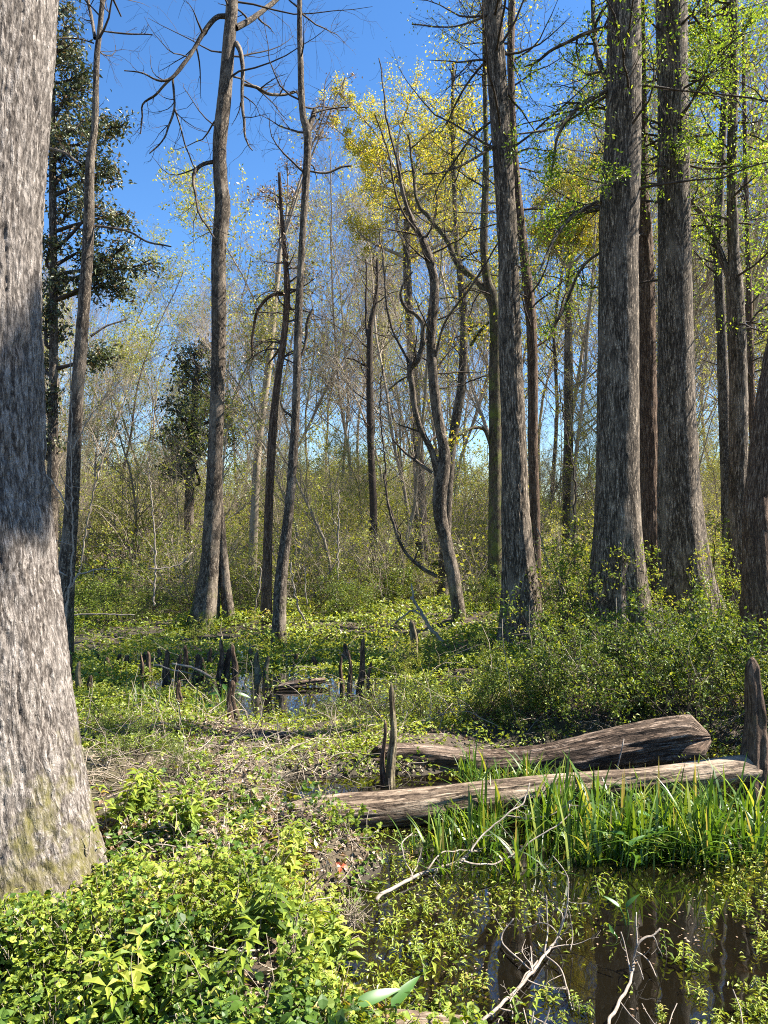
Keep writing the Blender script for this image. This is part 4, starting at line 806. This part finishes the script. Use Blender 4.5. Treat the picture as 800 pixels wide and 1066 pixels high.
dead_branch('thick grey dead branch lying over the pool edge below the front log', [
    [(392, 936, 6), (415, 922, 6), (440, 909, 5.5), (462, 902, 5), (480, 896, 5), (492, 886, 4)], [(480, 896, 3.5), (505, 901, 3), (530, 892, 3), (560, 872, 2.5), (590, 852, 2), (594, 838, 2)], [(455, 904, 3), (452, 915, 2), (460, 924, 2)],
    [(445, 906, 3), (458, 890, 2.5), (480, 885, 2), (500, 886, 2)], [(490, 888, 3), (500, 872, 3), (525, 850, 2.5), (545, 835, 2.5), (552, 815, 2)], [(430, 915, 2.5), (418, 880, 2), (430, 868, 2)]], 3.3, .25, seed=63, tw=(4, 3))
dead_branch('arched thin dead stick over the grass before the front log', [[(525, 850, 2.5), (555, 852, 3), (580, 845, 2.5), (595, 833, 2)]], 3.7, 0, seed=64, tw=(1, 1))
dead_branch('pale straight stick slanting across the mid swamp below the two-stemmed tree', [[(180, 690, 3), (200, 695, 4), (222, 706, 4)], [(160, 692, 2.5), (200, 702, 2.5)]], 7.3, .1, seed=65, tw=(0, 0))
dead_branch('grey forked branch leaning down beside the sunlit stump', [[(462, 672, 6), (448, 652, 6), (435, 632, 5), (428, 622, 4)], [(445, 648, 3), (430, 636, 3), (412, 648, 3)], [(431, 628, 3), (429, 608, 2.5)]], 8.8, .2, seed=66, mat='twig_tan', tw=(2, 1))
dead_branch('thick broken branch lying up the litter bank left of the thin mossy knee', [[(248, 812, 8), (265, 800, 8), (282, 785, 7), (300, 770, 5), (330, 768, 3)], [(280, 787, 3), (300, 790, 3), (340, 775, 2)]], 5.0, .3, seed=67, mat='twig_pale', tw=(4, 3))
dead_branch('thin pale arched stem over the dark shrubs behind the rear log', [[(598, 688, 2.5), (612, 684, 2.5), (622, 690, 2.5), (627, 708, 2), (632, 732, 2)]], 6.0, 0, seed=68, tw=(1, 1))
dead_branch('long thin fallen stick crossing the shrubs below the thick cypresses', [[(648, 640, 2.5), (668, 660, 2.5), (695, 672, 2.5), (715, 690, 2.5), (740, 722, 2)], [(690, 650, 2), (680, 642, 2), (690, 634, 1.5)]], 6.4, 0, seed=69, tw=(3, 2))
dead_branch('pale bent stick behind the rear log, left of centre shrub', [[(440, 752, 2), (455, 748, 2.5), (466, 738, 2.5), (462, 728, 2)]], 5.9, 0, seed=70, tw=(1, 0))
dead_branch('black upright stick leaning by the rear log in front of the dark shrubs', [[(600, 765, 3), (602, 740, 3), (604, 710, 2.5)]], 5.7, 0, seed=71, mat='knee', tw=(1, 0))
dead_branch('white twig rising before the rear log, right half', [[(640, 812, 2.5), (645, 790, 2.5), (650, 770, 2)]], 4.7, 0, seed=72, tw=(0, 0))
# saplings and vines
def sapling(label, lines, Y, seed, mat='twig_pale', tw=(5, 3), name='sapling', cat='sapling', group='pale saplings and vines'):
    return dead_branch(label, lines, Y, 0.1, mat, tw, seed, name, cat, group, .22)
sapling('pale grey sapling stem twined along the slim crooked tree', [[(60, 690, 4), (66, 655, 4), (73, 612, 3.5), (76, 570, 3), (75, 520, 2.6), (75, 470, 2.2), (74, 410, 1.8), (73, 360, 1.4)], [(73, 612, 3.5), (80, 600, 3.5), (92, 595, 3), (120, 591, 2)], [(76, 468, 2.5), (82, 456, 2), (96, 430, 1.5)], [(72, 532, 3), (60, 510, 2.5), (44, 488, 1.5)], [(68, 598, 3), (58, 594, 2.5), (46, 592, 2)]], 8.0, 81)
sapling('white wiry sapling with one side branch left of the two-stemmed tree', [[(161, 632, 3), (160, 620, 3), (162, 596, 3), (161, 560, 2.5), (158, 520, 2), (155, 480, 1.5)], [(153, 592, 2), (175, 591, 2.5), (190, 586, 2.5), (200, 575, 2)]], 11, 82)
sapling('slim pale sapling at the back, right of the broken slim tree', [[(348, 640, 3), (351, 610, 3), (352, 560, 2.5), (353, 510, 2)]], 13, 83)
sapling('pale hanging vine curling beside the broken slim tree foot', [[(303, 585, 2), (306, 610, 2.5), (310, 630, 3), (317, 645, 3), (320, 656, 2.5)], [(318, 590, 1.5), (318, 610, 2), (320, 630, 2)]], 11, 84, tw=(0, 0), name='vine', cat='vine')
sapling('thin vine arching left of the thin reddish tree foot', [[(272, 590, 2), (271, 610, 2.5), (266, 630, 2.5), (262, 648, 2)]], 12, 85, tw=(0, 0), name='vine', cat='vine')
sapling('low horizontal white stick beside the slim crooked tree foot', [[(74, 640, 2.5), (110, 639, 2.5), (140, 641, 2)]], 9, 86, tw=(0, 0), name='dead_branch', cat='dead branch')
sapling('leaning tan sapling reaching up right from the slim crooked tree', [[(82, 600, 3), (96, 520, 3), (110, 470, 2.5), (125, 430, 2), (140, 390, 1.5)]], 13, 87, 'twig_tan', (8, 4))
sapling('dark curved sapling left of the crooked sunlit tree', [[(418, 560, 3), (404, 520, 3), (401, 480, 3), (396, 430, 2.5), (398, 380, 2)]], 14, 88, 'twig_dark', (8, 4))
sapling('slender arched sapling in the shrubs below the leaning tree', [[(597, 640, 3), (585, 610, 3), (572, 590, 2.5), (560, 550, 2)]], 9.5, 89, 'twig_tan', (6, 4))
sapling('fine dark sapling between the leaning tree and the thickest cypress', [[(602, 640, 4), (598, 580, 3.5), (598, 500, 3), (590, 450, 2.5), (582, 400, 2)]], 13, 90, 'twig_dark', (9, 5))

# ------------------------------------------------------------------ low plants
def scatter(n, f, x0, x1, y0, y1, g, pw=1.0):
    """random ground points kept with probability f(x, y)"""
    Y = 1 / (1 / y1 ** pw + (1 / y0 ** pw - 1 / y1 ** pw) * g.random(n)) ** (1 / pw) if pw else g.uniform(y0, y1, n)
    px = g.uniform(x0, x1, n); x = (px - CX) / F * Y; z = ground(x, Y); k = g.random(n) < f(x, Y, z, px); return np.stack([x, Y, z], 1)[k]
g = np.random.default_rng(77)
def clump(x, y, s=1.2, seed=0.0): return fbm(np.stack([x * s + seed, y * s, 0 * x + seed], -1), 3)
# foreground leafy cover: three-part leaves on low stems
T3 = T_multi(3, 66, .72); T5 = T_multi(5, 48, .6)
f_front = lambda x, y, z, px: (1 - .75 * sstep(3.55, 4.0, y)) * np.where(z > -0.02, 1, 0) * np.where((clump(x, y, 2.2, 3) > .45) | (z < .07), 1, .12) * np.where(clump(x, y, 6, 13) > .47, 1, .22) * np.clip((4.9 - y) / .3, 0, 1)
pts = scatter(12500, f_front, -140, 520, 1.75, 4.8, g, 1)
pts = pts[~((pts[:, 1] > 2.8) & (pts[:, 0] < -1.2 - .15 * (pts[:, 1] - 3)))]
hc = np.clip((clump(pts[:, 0], pts[:, 1], 3.2, 8) - .36) * 1.2, .015, .4) * .5
sm = MB(); kind = clump(pts[:, 0], pts[:, 1], 3.0, 61) + g.normal(size=len(pts)) * .05
T_round = T_leaf2(.85, .08, .12); T_slim = T_leaf(.34, .1, .15)
for (lo, hi, mt, sz, tms, nm, lab) in ((-9, .47, 'leaf_front', (.016, .043), (T3, T5), 'ground_cover', 'bright green divided leaves covering the left bank'),
        (.47, .54, 'leaf_mid', (.014, .03), (T_round, T_slim), 'ground_cover', 'small-leaved pale green cover in patches on the left bank'), (.54, 9, 'leaf_deep', (.016, .045), (T_round, T3), 'ground_cover', 'darker broad leaved cover in patches on the left bank')):
    kk = (kind > lo) & (kind <= hi); q = pts[kk]; hq = hc[kk]; mb = MB()
    for j in range(6 if mt == 'leaf_front' else 8):
        u = g.random(len(q)); off = g.normal(size=(len(q), 3)) * np.array([.04, .04, .0]); p = q + off; p[:, 2] = q[:, 2] + hq * (.15 + .95 * u) + .01
        leaves(mb, p, g.uniform(*sz, len(p)) * (.7 + .6 * g.random(len(p)) ** 3), tms[j % 2], .62, g)
    stuff(mb.build(nm, M[mt], smooth=False), lab, 'ground cover')
k = g.random(len(pts)) < .5; b = pts[k]; h = hc[k]; P = np.zeros((len(b), 4, 3)); d = g.normal(size=(len(b), 2)) * .02
for i in range(4): P[:, i] = b; P[:, i, :2] += d * i; P[:, i, 2] += h * i / 3
tubes(sm, P, np.full((len(b), 4), .0013), 3); stuff(sm.build('ground_cover_stems', M['twig_tan']), 'thin stems under the leafy ground cover', 'stems')
# litter of dead leaves and twiglets
f_lit = lambda x, y, z, px: np.where(z > 0.0, 1, .0) * np.where(y < 5, .8, 1) * np.where(clump(x, y, 1.5, 20) > .45, 1, .25)
lp = scatter(42000, f_lit, -60, 860, 1.8, 8.5, g, 1); mb = MB(); lp[:, 2] += g.uniform(.004, .03, len(lp)); leaves(mb, lp, g.uniform(.015, .045, len(lp)), T_leaf(.55, .15, -.2), .6, g)
o = stuff(mb.build('leaf_litter', M['litter'], smooth=False), 'brown dead leaves over the banks', 'leaf litter')
tp = scatter(5200, f_lit, -40, 840, 1.8, 8.5, g, 1); K = 5; P = np.zeros((len(tp), K, 3)); P[:, 0] = tp + np.array([0, 0, .015]); d = norm(g.normal(size=(len(tp), 3)) * np.array([1, 1, .25])); ln = g.uniform(.04, .22, len(tp))
for i in range(1, K): d = norm(d + g.normal(size=d.shape) * .2); P[:, i] = P[:, i - 1] + d * (ln / (K - 1))[:, None]
P[..., 2] = np.maximum(P[..., 2], ground(P[..., 0], P[..., 1]) + .004)
mb = MB(); tubes(mb, P, np.full((len(tp), K), 1) * g.uniform(.0008, .003, (len(tp), 1)), 4); stuff(mb.build('twig_litter', M['twig_pale']), 'small dead twigs strewn over the banks', 'twigs')
# low herbs of the mid swamp
f_mid = lambda x, y, z, px: np.where(z > -.08, 1, .1) * np.where(clump(x, y, 1.1, 31) > .42, 1, .35) * np.where(y < 5.9, np.where(px < 420, .45, .15), 1)
hp = scatter(48000, f_mid, -40, 860, 4.7, 22, g, .8); mb = MB(); hh = np.clip(clump(hp[:, 0], hp[:, 1], 1.7, 40) - .3, .03, .5) * .38 * np.clip(hp[:, 1] / 8, .6, 1.5)
for j in range(4):
    p = hp + g.normal(size=hp.shape) * np.array([.05, .05, 0]); p[:, 2] = np.maximum(hp[:, 2], 0) + hh * g.random(len(hp)) + .01; leaves(mb, p, g.uniform(.03, .07, len(p)) * np.clip(p[:, 1] / 9, .7, 1.8), Lf, .6, g)
stuff(mb.build('swamp_herbs', M['leaf_mid'], smooth=False), 'low yellow-green herbs over the mid swamp', 'herbs')
# far undergrowth floor
f_far = lambda x, y, z, px: 1 + 0 * x
fp = scatter(26000, f_far, -60, 860, 14, 60, g, .6); mb = MB(); p = fp.copy(); p[:, 2] += g.random(len(p)) ** 1.5 * 1.3; leaves(mb, p, g.uniform(.05, .12, len(p)), Lq, .4, g)
stuff(mb.build('undergrowth', M['leaf_far'], smooth=False), 'pale green undergrowth on the far rise', 'undergrowth')
# water plants floating and standing in the pool
f_wp = lambda x, y, z, px: np.where(z < -.02, 1, 0) * np.clip((clump(x, y, 2.3, 51) - .47) * 9, 0.02, 1) * np.where((px > 600) & (px < 740), .2, 1)
wp = scatter(7000, f_wp, 330, 860, 2.2, 4.0, g, 1); wp[:, 2] = .002; mb = MB()
for j in range(4):
    p = wp + g.normal(size=wp.shape) * np.array([.02, .02, 0]); p[:, 2] = -.012 + g.random(len(p)) ** 2 * .028; leaves(mb, p, g.uniform(.012, .032, len(p)), T_leaf(.35, .1, .1), .6, g)
stuff(mb.build('water_weed', M['leaf_mid'], smooth=False), 'small green weed floating in the dark pool', 'water weed')

# individual leafy sprigs standing in the foreground pool
def sprig_proto(seed, n=1, leafm='leaf_front', H=.16, L=.05):
    g = np.random.default_rng(seed); root = thing('leafy_sprig', 'sprig', 'plant'); st = MB(); lv = MB()
    for s in range(n):
        K = 8; P = np.zeros((K, 3)); d = norm(np.array([g.normal() * .3, g.normal() * .3, 1])); P[0] = (g.normal() * .02, g.normal() * .02, -.05)
        for i in range(1, K): d = norm(d + g.normal(size=3) * .12); P[i] = P[i - 1] + d * (H + .05) / (K - 1)
        tubes(st, P, np.linspace(.0022, .001, K), 5)
        Q = np.repeat(P[3:], 3, 0); th = np.arange(len(Q)) * 2.1 + g.random(); hd = np.stack([np.cos(th), np.sin(th), np.full(len(Q), .5)], 1)
        leaves(lv, Q, L * np.linspace(1.1, .6, len(Q)) * g.uniform(.8, 1.2, len(Q)), T_leaf(.34, .12, .2), .6, g, nrm=np.array([0, 0, 1.]) + g.normal(size=(len(Q), 3)) * .25, head=hd)
    st.build('stem', M['twig_tan'], root); lv.build('leaves', M[leafm], root, smooth=False); return root
sp = [sprig_proto(401, 3, H=.10, L=.04), sprig_proto(402, 5, H=.09, L=.035), sprig_proto(403, 2, H=.14, L=.05)]
spr = [(430, 985), (415, 965), (440, 1010), (470, 1020), (445, 950), (420, 1040), (460, 1055), (500, 1030), (540, 1058), (590, 1062), (610, 1055), (620, 930), (650, 925), (670, 930), (640, 940), (780, 970), (770, 950), (795, 990), (760, 1050), (780, 1055), (795, 1062), (740, 1060), (720, 1035),
       (700, 995), (712, 1010), (690, 1060), (790, 905), (770, 900), (430, 905), (405, 900), (560, 1040), (800, 1030), (735, 960), (480, 985), (470, 965)]
for i, (px, py) in enumerate(spr):
    Y = D(py, .0); x = (px - CX) / F * Y; k = i % 3; where = ('on the pool edge by the left bank' if px < 500 else 'around the tangled dead branch' if px < 660 else 'in the pool corner' if py > 940 else 'at the grass edge, right')
    if i < 3: o = sp[i]; o.location = (x, Y, max(gz(x, Y), -.03))
    else: o = dup(sp[k], (x, Y, max(gz(x, Y), -.03)), g.random() * 6.28, g.uniform(.55, 1.0))
    o['label'] = ['three-stemmed sprig ', 'low bushy sprig ', 'tall two-stemmed sprig '][k] + where + (', at the bottom edge' if py > 1045 else ', nearer the grass' if py < 960 else '') + (' by the sunken log' if 730 < px < 775 and py > 960 else ' at the right border' if px >= 775 else ''); o['group'] = 'leafy sprigs ' + where
# taller individual leafy plants on the left bank
bl = [sprig_proto(411, 4, H=.24, L=.075), sprig_proto(412, 6, H=.20, L=.085)]
blp = [(75, 905, 'leafy plant growing against the foot of the huge trunk'), (148, 850, 'upright leafy plant with yellow top behind the bank'), (122, 862, 'upright leafy plant nearest the huge trunk side'), (100, 1020, 'large-leaved plant in the lower left'), (40, 1050, 'large-leaved plant in the bottom left corner'),
       (130, 1045, 'pale big-leaved plant near the bottom left'), (180, 1050, 'bright plant at the bottom edge, left of the white flower'), (30, 985, 'leafy plant at the left edge below the trunk'), (230, 1040, 'leafy plant right of the white flower'), (300, 905, 'leafy plant crest of the bank left of the red leaf'),
       (255, 880, 'leafy plant on top of the bank'), (200, 865, 'leafy plant at the back of the bank'), (310, 1030, 'leafy plant at the bank foot near the broad leaves'), (340, 960, 'yellow-green plant hanging at the bank edge'), (170, 930, 'leafy plant beside the pinkish leaf'), (270, 985, 'leafy plant in the bank middle')]
for i, (px, py, lab) in enumerate(blp):
    Y = D(py, .16); x = (px - CX) / F * Y; z = gz(x, Y)
    if i < 2: o = bl[i]; o.location = (x, Y, z)
    else: o = dup(bl[i % 2], (x, Y, z), g.random() * 6.28, g.uniform(.7, 1.15))
    o.name = 'leafy_plant'; o['label'] = lab; o['group'] = 'leafy plants on the left bank'

# grass clumps
def grass_proto(seed, n, L, w, lean=.35):
    g = np.random.default_rng(seed); b = g.normal(size=(n, 3)) * np.array([.05, .04, 0]); b[:, 2] = -.05; mb = MB()
    blades(mb, b, L * g.uniform(.5, 1.15, n), w * g.uniform(.7, 1.3, n), np.clip(g.normal(size=n) * .32 + lean, .02, 1.3), 7, g)
    return mb.build('grass_clump', M['grass'], smooth=True)
gp = [grass_proto(501, 17, .38, .014, .5), grass_proto(502, 20, .33, .013, .6), grass_proto(503, 14, .42, .015, .35), grass_proto(504, 24, .26, .008, .7)]
cl = []
for i in range(105):
    px = g.uniform(455, 815); py = g.uniform(850, 898) if px > 600 else g.uniform(850, 912)
    if px < 560 and g.random() < .35: px += 120; py = min(py, 895)
    cl.append((px, py, 'in the sword grass between the front log and the pool' + (', left part' if px < 600 else ', right part')))
cl += [(px, g.uniform(812, 826), 'between the two fallen logs') for px in g.uniform(480, 585, 14)]
cl += [(430, 885, 'at the front log left end by the pool'), (445, 880, 'at the front log left end by the pool'), (455, 890, 'at the front log left end by the pool')]
cl += [(px, py, 'at the pale cone-shaped knee in the left mid swamp') for px, py in ((145, 742), (150, 745), (165, 748), (175, 742), (205, 750), (215, 752), (222, 745), (198, 742), (132, 735), (158, 738), (182, 736), (228, 740), (240, 736), (212, 738))]
for i, (px, py, lab) in enumerate(cl):
    Y = D(py); x = (px - CX) / F * Y; k = int(g.integers(0, 4)); s = g.uniform(.55, 1.2) * (.75 if px < 560 else 1) if 'sword' in lab else g.uniform(.5, .8)
    if i < 4: o = gp[i]
    else: o = gp[k].copy(); COL.objects.link(o)
    o.location = (x, Y, max(gz(x, Y), -.02)); o.rotation_euler = (0, 0, g.random() * 6.28); o.scale = (s, s, s)
    if 'sword' in lab:
        lm = next(w for a, w in ((480, 'left end, by the grey dead branch'), (520, 'left of the arched stick'), (560, 'under the arched stick'), (600, 'right of the arched stick'), (640, 'left of the broad-leaved plant'), (680, 'around the broad-leaved plant'), (730, 'above the bright water reflection'), (770, 'left of the biggest knee'), (9999, 'below the biggest knee')) if px < a)
        row = 'against the log' if py < 866 else 'in mid bed' if py < 888 else 'at the water'
        glab = ['tall ', 'broad ', 'sparse tall ', 'short fine '][k if i > 3 else i] + 'sword grass clump, ' + row + ', ' + lm
    else: glab = ['tall ', 'broad ', 'sparse ', 'short fine '][k if i > 3 else i] + 'green blade clump ' + lab
    tag(o, glab, 'grass clump', 'grass clumps ' + lab)

# broad arrow-shaped leaves
TB = T_broad(); TB = (TB[0] * np.array([.5, 1, 1]), TB[1])
def broad_plant(label, leafs, Y, seed):
    """leafs: (base px, base py, tip px, tip py, dY)"""
    g = np.random.default_rng(seed); px, py = leafs[0][4], leafs[0][5]; b = W(px, py, Y); root = thing('arrow_leaf_plant', label, 'plant', b)
    for (x0, y0, x1, y1, fx, fy, dy) in leafs:
        s = W(x0, y0, Y + dy); e = W(x1, y1, Y + dy + .03); f = W(fx, fy, Y); mid = (s + f) / 2 + np.array([0.01, 0, .02])
        mb = MB(); tubes(mb, catmull(np.array([f, mid, s]), 10), np.linspace(.004, .0025, 10), 6); mb.build('stalk', M['arum'], root, b)
        mb = MB(); L = np.linalg.norm(e - s); leaves(mb, s[None], np.array([L]), TB, nrm=np.array([[g.normal() * .3 - .2, -.55, .8]]), head=(e - s)[None]); mb.build('leaf', M['arum'], root, b)
broad_plant('big glossy broad-leaved plant at the bottom centre', [(352, 1048, 345, 1012, 360, 1062, 0), (372, 1046, 418, 1018, 368, 1062, -.02), (408, 1048, 432, 1004, 410, 1066, .02)], 2.16, 1)
broad_plant('broad-leaved plant standing in the grass left of the water reflection', [(650, 868, 634, 864, 642, 922, 0), (655, 880, 672, 868, 648, 922, 0), (668, 872, 692, 856, 660, 920, .1), (672, 880, 700, 866, 662, 920, .1), (664, 845, 680, 848, 668, 900, .15)], 3.45, 2)
broad_plant('rounded leaf pair on a stem above the forked white twig', [(645, 944, 628, 932, 652, 985, 0), (652, 944, 664, 950, 652, 985, 0)], 2.95, 3)
broad_plant('small broad-leaved plant in the mid swamp beside the pale cone-shaped knee', [(226, 722, 212, 716, 232, 745, 0), (236, 718, 228, 704, 234, 745, 0), (248, 722, 262, 726, 240, 745, 0), (222, 735, 206, 738, 230, 748, 0)], 6.1, 4)
broad_plant('single upright leaf near the forked white twig', [(639, 972, 632, 958, 640, 990, 0)], 2.85, 5)
# tiny coloured leaves and a flower
def tiny(name, label, px, py, Y, size, mat, n=1, cat='dead leaf', tm=None):
    g = np.random.default_rng(int(px)); mb = MB(); c = W(px, py, Y); pos = np.repeat(c[None], n, 0)
    hd = np.stack([np.cos(np.arange(n) * 6.28 / n + .5), np.sin(np.arange(n) * 6.28 / n + .5) * .8, np.sin(np.arange(n) * 2.) * .4], 1)
    leaves(mb, pos, np.full(n, size), tm or T_leaf(.75, .15, .1), nrm=np.array([[0.2, -.75, .6]]) + 0 * pos, head=hd); tag(mb.build(name, M[mat], base=c, loc=tuple(map(float, c)), smooth=False), label, cat)
tiny('dead_leaf', 'red dead leaf cluster at the right end of the bank plants', 355, 902, 3.0, .026, 'red_leaf', 3)
tiny('dead_leaf', 'small orange dead leaf in the middle of the bank', 237, 946, 2.72, .022, 'orange_leaf', 2)
tiny('dead_leaf', 'brown-orange curled leaf low on the bank', 323, 1023, 2.35, .024, 'orange_leaf', 2)
tiny('dead_leaf', 'pinkish dead leaf right of the huge trunk foot', 154, 930, 2.8, .032, 'pink_leaf', 2)
tiny('white_flower', 'tiny white flower near the bottom left', 182, 1008, 2.4, .012, 'petal', 5, 'flower')
# brown dry twig tufts
def dry_tuft(px, py, Y, label, seed):
    g = np.random.default_rng(seed); c = W(px, py, Y); n = 130; K = 5; P = np.zeros((n, K, 3)); P[:, 0] = c + g.normal(size=(n, 3)) * .02
    d = norm(g.normal(size=(n, 3)) * np.array([1, 1, .5]) + np.array([0, 0, .35]))
    for i in range(1, K): d = norm(d + g.normal(size=d.shape) * .25); P[:, i] = P[:, i - 1] + d * (g.uniform(.04, .12, n) / (K - 1))[:, None]
    mb = MB(); tubes(mb, P, np.full((n, K), .0011), 3); tag(mb.build('dry_tuft', M['twig_tan'], base=c, loc=tuple(map(float, c))), label, 'dry plant')
dry_tuft(148, 975, 2.62, 'brown dried tuft among green leaves, left of the bank middle', 1); dry_tuft(166, 955, 2.7, 'dried brown tuft just behind the other, toward the pinkish leaf', 2); dry_tuft(105, 955, 2.7, 'reddish dry stems near the trunk foot', 3); dry_tuft(365, 955, 2.95, 'brown root tuft at the bank edge over the pool', 4)

def tangle(n, x0, x1, y0, y1, label, seed, up=.25, L=(.15, .6), mat='twig_tan'):
    g = np.random.default_rng(seed); px = g.uniform(x0, x1, n); py = g.uniform(y0, y1, n); Y = D(py, .05); x = (px - CX) / F * Y; K = 9
    P = np.zeros((n, K, 3)); P[:, 0] = np.stack([x, Y, ground(x, Y) + .01], 1); d = norm(g.normal(size=(n, 3)) * np.array([1, .8, .3]) + np.array([0, 0, up])); ln = g.uniform(L[0], L[1], n)
    for i in range(1, K): d = norm(d + g.normal(size=d.shape) * .22 - np.array([0, 0, .06])); P[:, i] = P[:, i - 1] + d * (ln / (K - 1))[:, None]
    P[..., 2] = np.maximum(P[..., 2], ground(P[..., 0], P[..., 1]) + .005)
    mb = MB(); tubes(mb, P, g.uniform(.0015, .005, n)[:, None] * np.linspace(1, .4, K)[None], 4); A, AR = grow(P, g.uniform(.0015, .003, n)[:, None] * np.ones((1, K)), 3, .1, 1, -.35, (30, 80), .3, 0, 5, .7, g=g); tubes(mb, A, AR, 3)
    stuff(mb.build('dead_vines', M[mat]), label, 'dead vines')
tangle(430, 85, 420, 752, 838, 'tangle of dead brown vines over the litter bank', 1)
tangle(160, 200, 470, 832, 1000, 'dead vines along the pool edge and among the leaves', 2, .15, (.08, .3))
tangle(120, 20, 330, 880, 1060, 'dead stems among the bright leaves of the left bank', 3, .6, (.08, .28))
tangle(150, 400, 790, 690, 770, 'dead vines hanging through the dark shrubs', 4, .8, (.3, 1.0))
tangle(200, 100, 420, 640, 740, 'dead stems in the mid swamp', 5, .6, (.2, .6))
tangle(160, 430, 600, 860, 930, 'dead stalks caught at the foot of the sword grass', 6, .3, (.08, .25))

tangle(260, 90, 330, 596, 628, 'brown bramble heap at the back of the swamp', 7, 1.0, (.4, 1.8))
tangle(160, 300, 620, 600, 640, 'brown brambles far behind the slim trees', 8, 1.2, (.4, 1.8))
tangle(110, 560, 800, 640, 720, 'pale dead sticks through the shrubs below the cypresses', 9, 1.0, (.4, 1.2), 'twig_pale')
# a little scum of fallen leaf bits on the pools
sp_ = scatter(3200, lambda x, y, z, px: np.where(z < -.01, 1, 0) * np.clip((clump(x, y, 3.5, 71) - .45) * 6, .03, 1), 60, 860, 2.2, 9, g, 1); sp_[:, 2] = .003 + .002 * g.random(len(sp_))
mb = MB(); leaves(mb, sp_, g.uniform(.005, .016, len(sp_)), T_leaf(.5, .03, 0), .97, g, nrm=np.array([0, 0, 1.]) + g.normal(size=(len(sp_), 3)) * .06); stuff(mb.build('floating_debris', M['litter'], smooth=False), 'leaf bits floating on the pools', 'floating debris')

# look-alikes that can be told apart by their place along the row get it in their label
from collections import defaultdict
same = defaultdict(list)
for o in scene.objects:
    if o.parent is None and 'category' in o.keys() and o.get('kind') is None: same[o['label']].append(o)
ordn = {2: ['left one of two', 'right one of two'], 3: ['left one of three', 'middle one of three', 'right one of three'], 4: ['leftmost of four', 'second from left', 'second from right', 'rightmost of four'],
        5: ['leftmost of five', 'second from left', 'middle of five', 'second from right', 'rightmost of five']}
for lab, os_ in same.items():
    n = len(os_)
    if n in ordn:
        for o, w in zip(sorted(os_, key=lambda o: o.location.x / max(o.location.y, .1)), ordn[n]):
            new = lab + ', ' + w
            if len(new.replace(',', ' ').replace('-', ' ').split()) <= 16: o['label'] = new
            elif len((w + ' ' + lab).replace('-', ' ').split()) <= 17: o['label'] = w.replace(' one', '').replace(' of two', '').replace(' of three', '') + ' ' + lab
    elif n > 5:
        os_ = sorted(os_, key=lambda o: o.location.x / max(o.location.y, .1))
        for i, o in enumerate(os_):
            w = ('in the left half of them', 'in the right half of them')[i >= n / 2]
            if len((lab + ' ' + w).replace('-', ' ').split()) <= 16: o['label'] = lab + ', ' + w
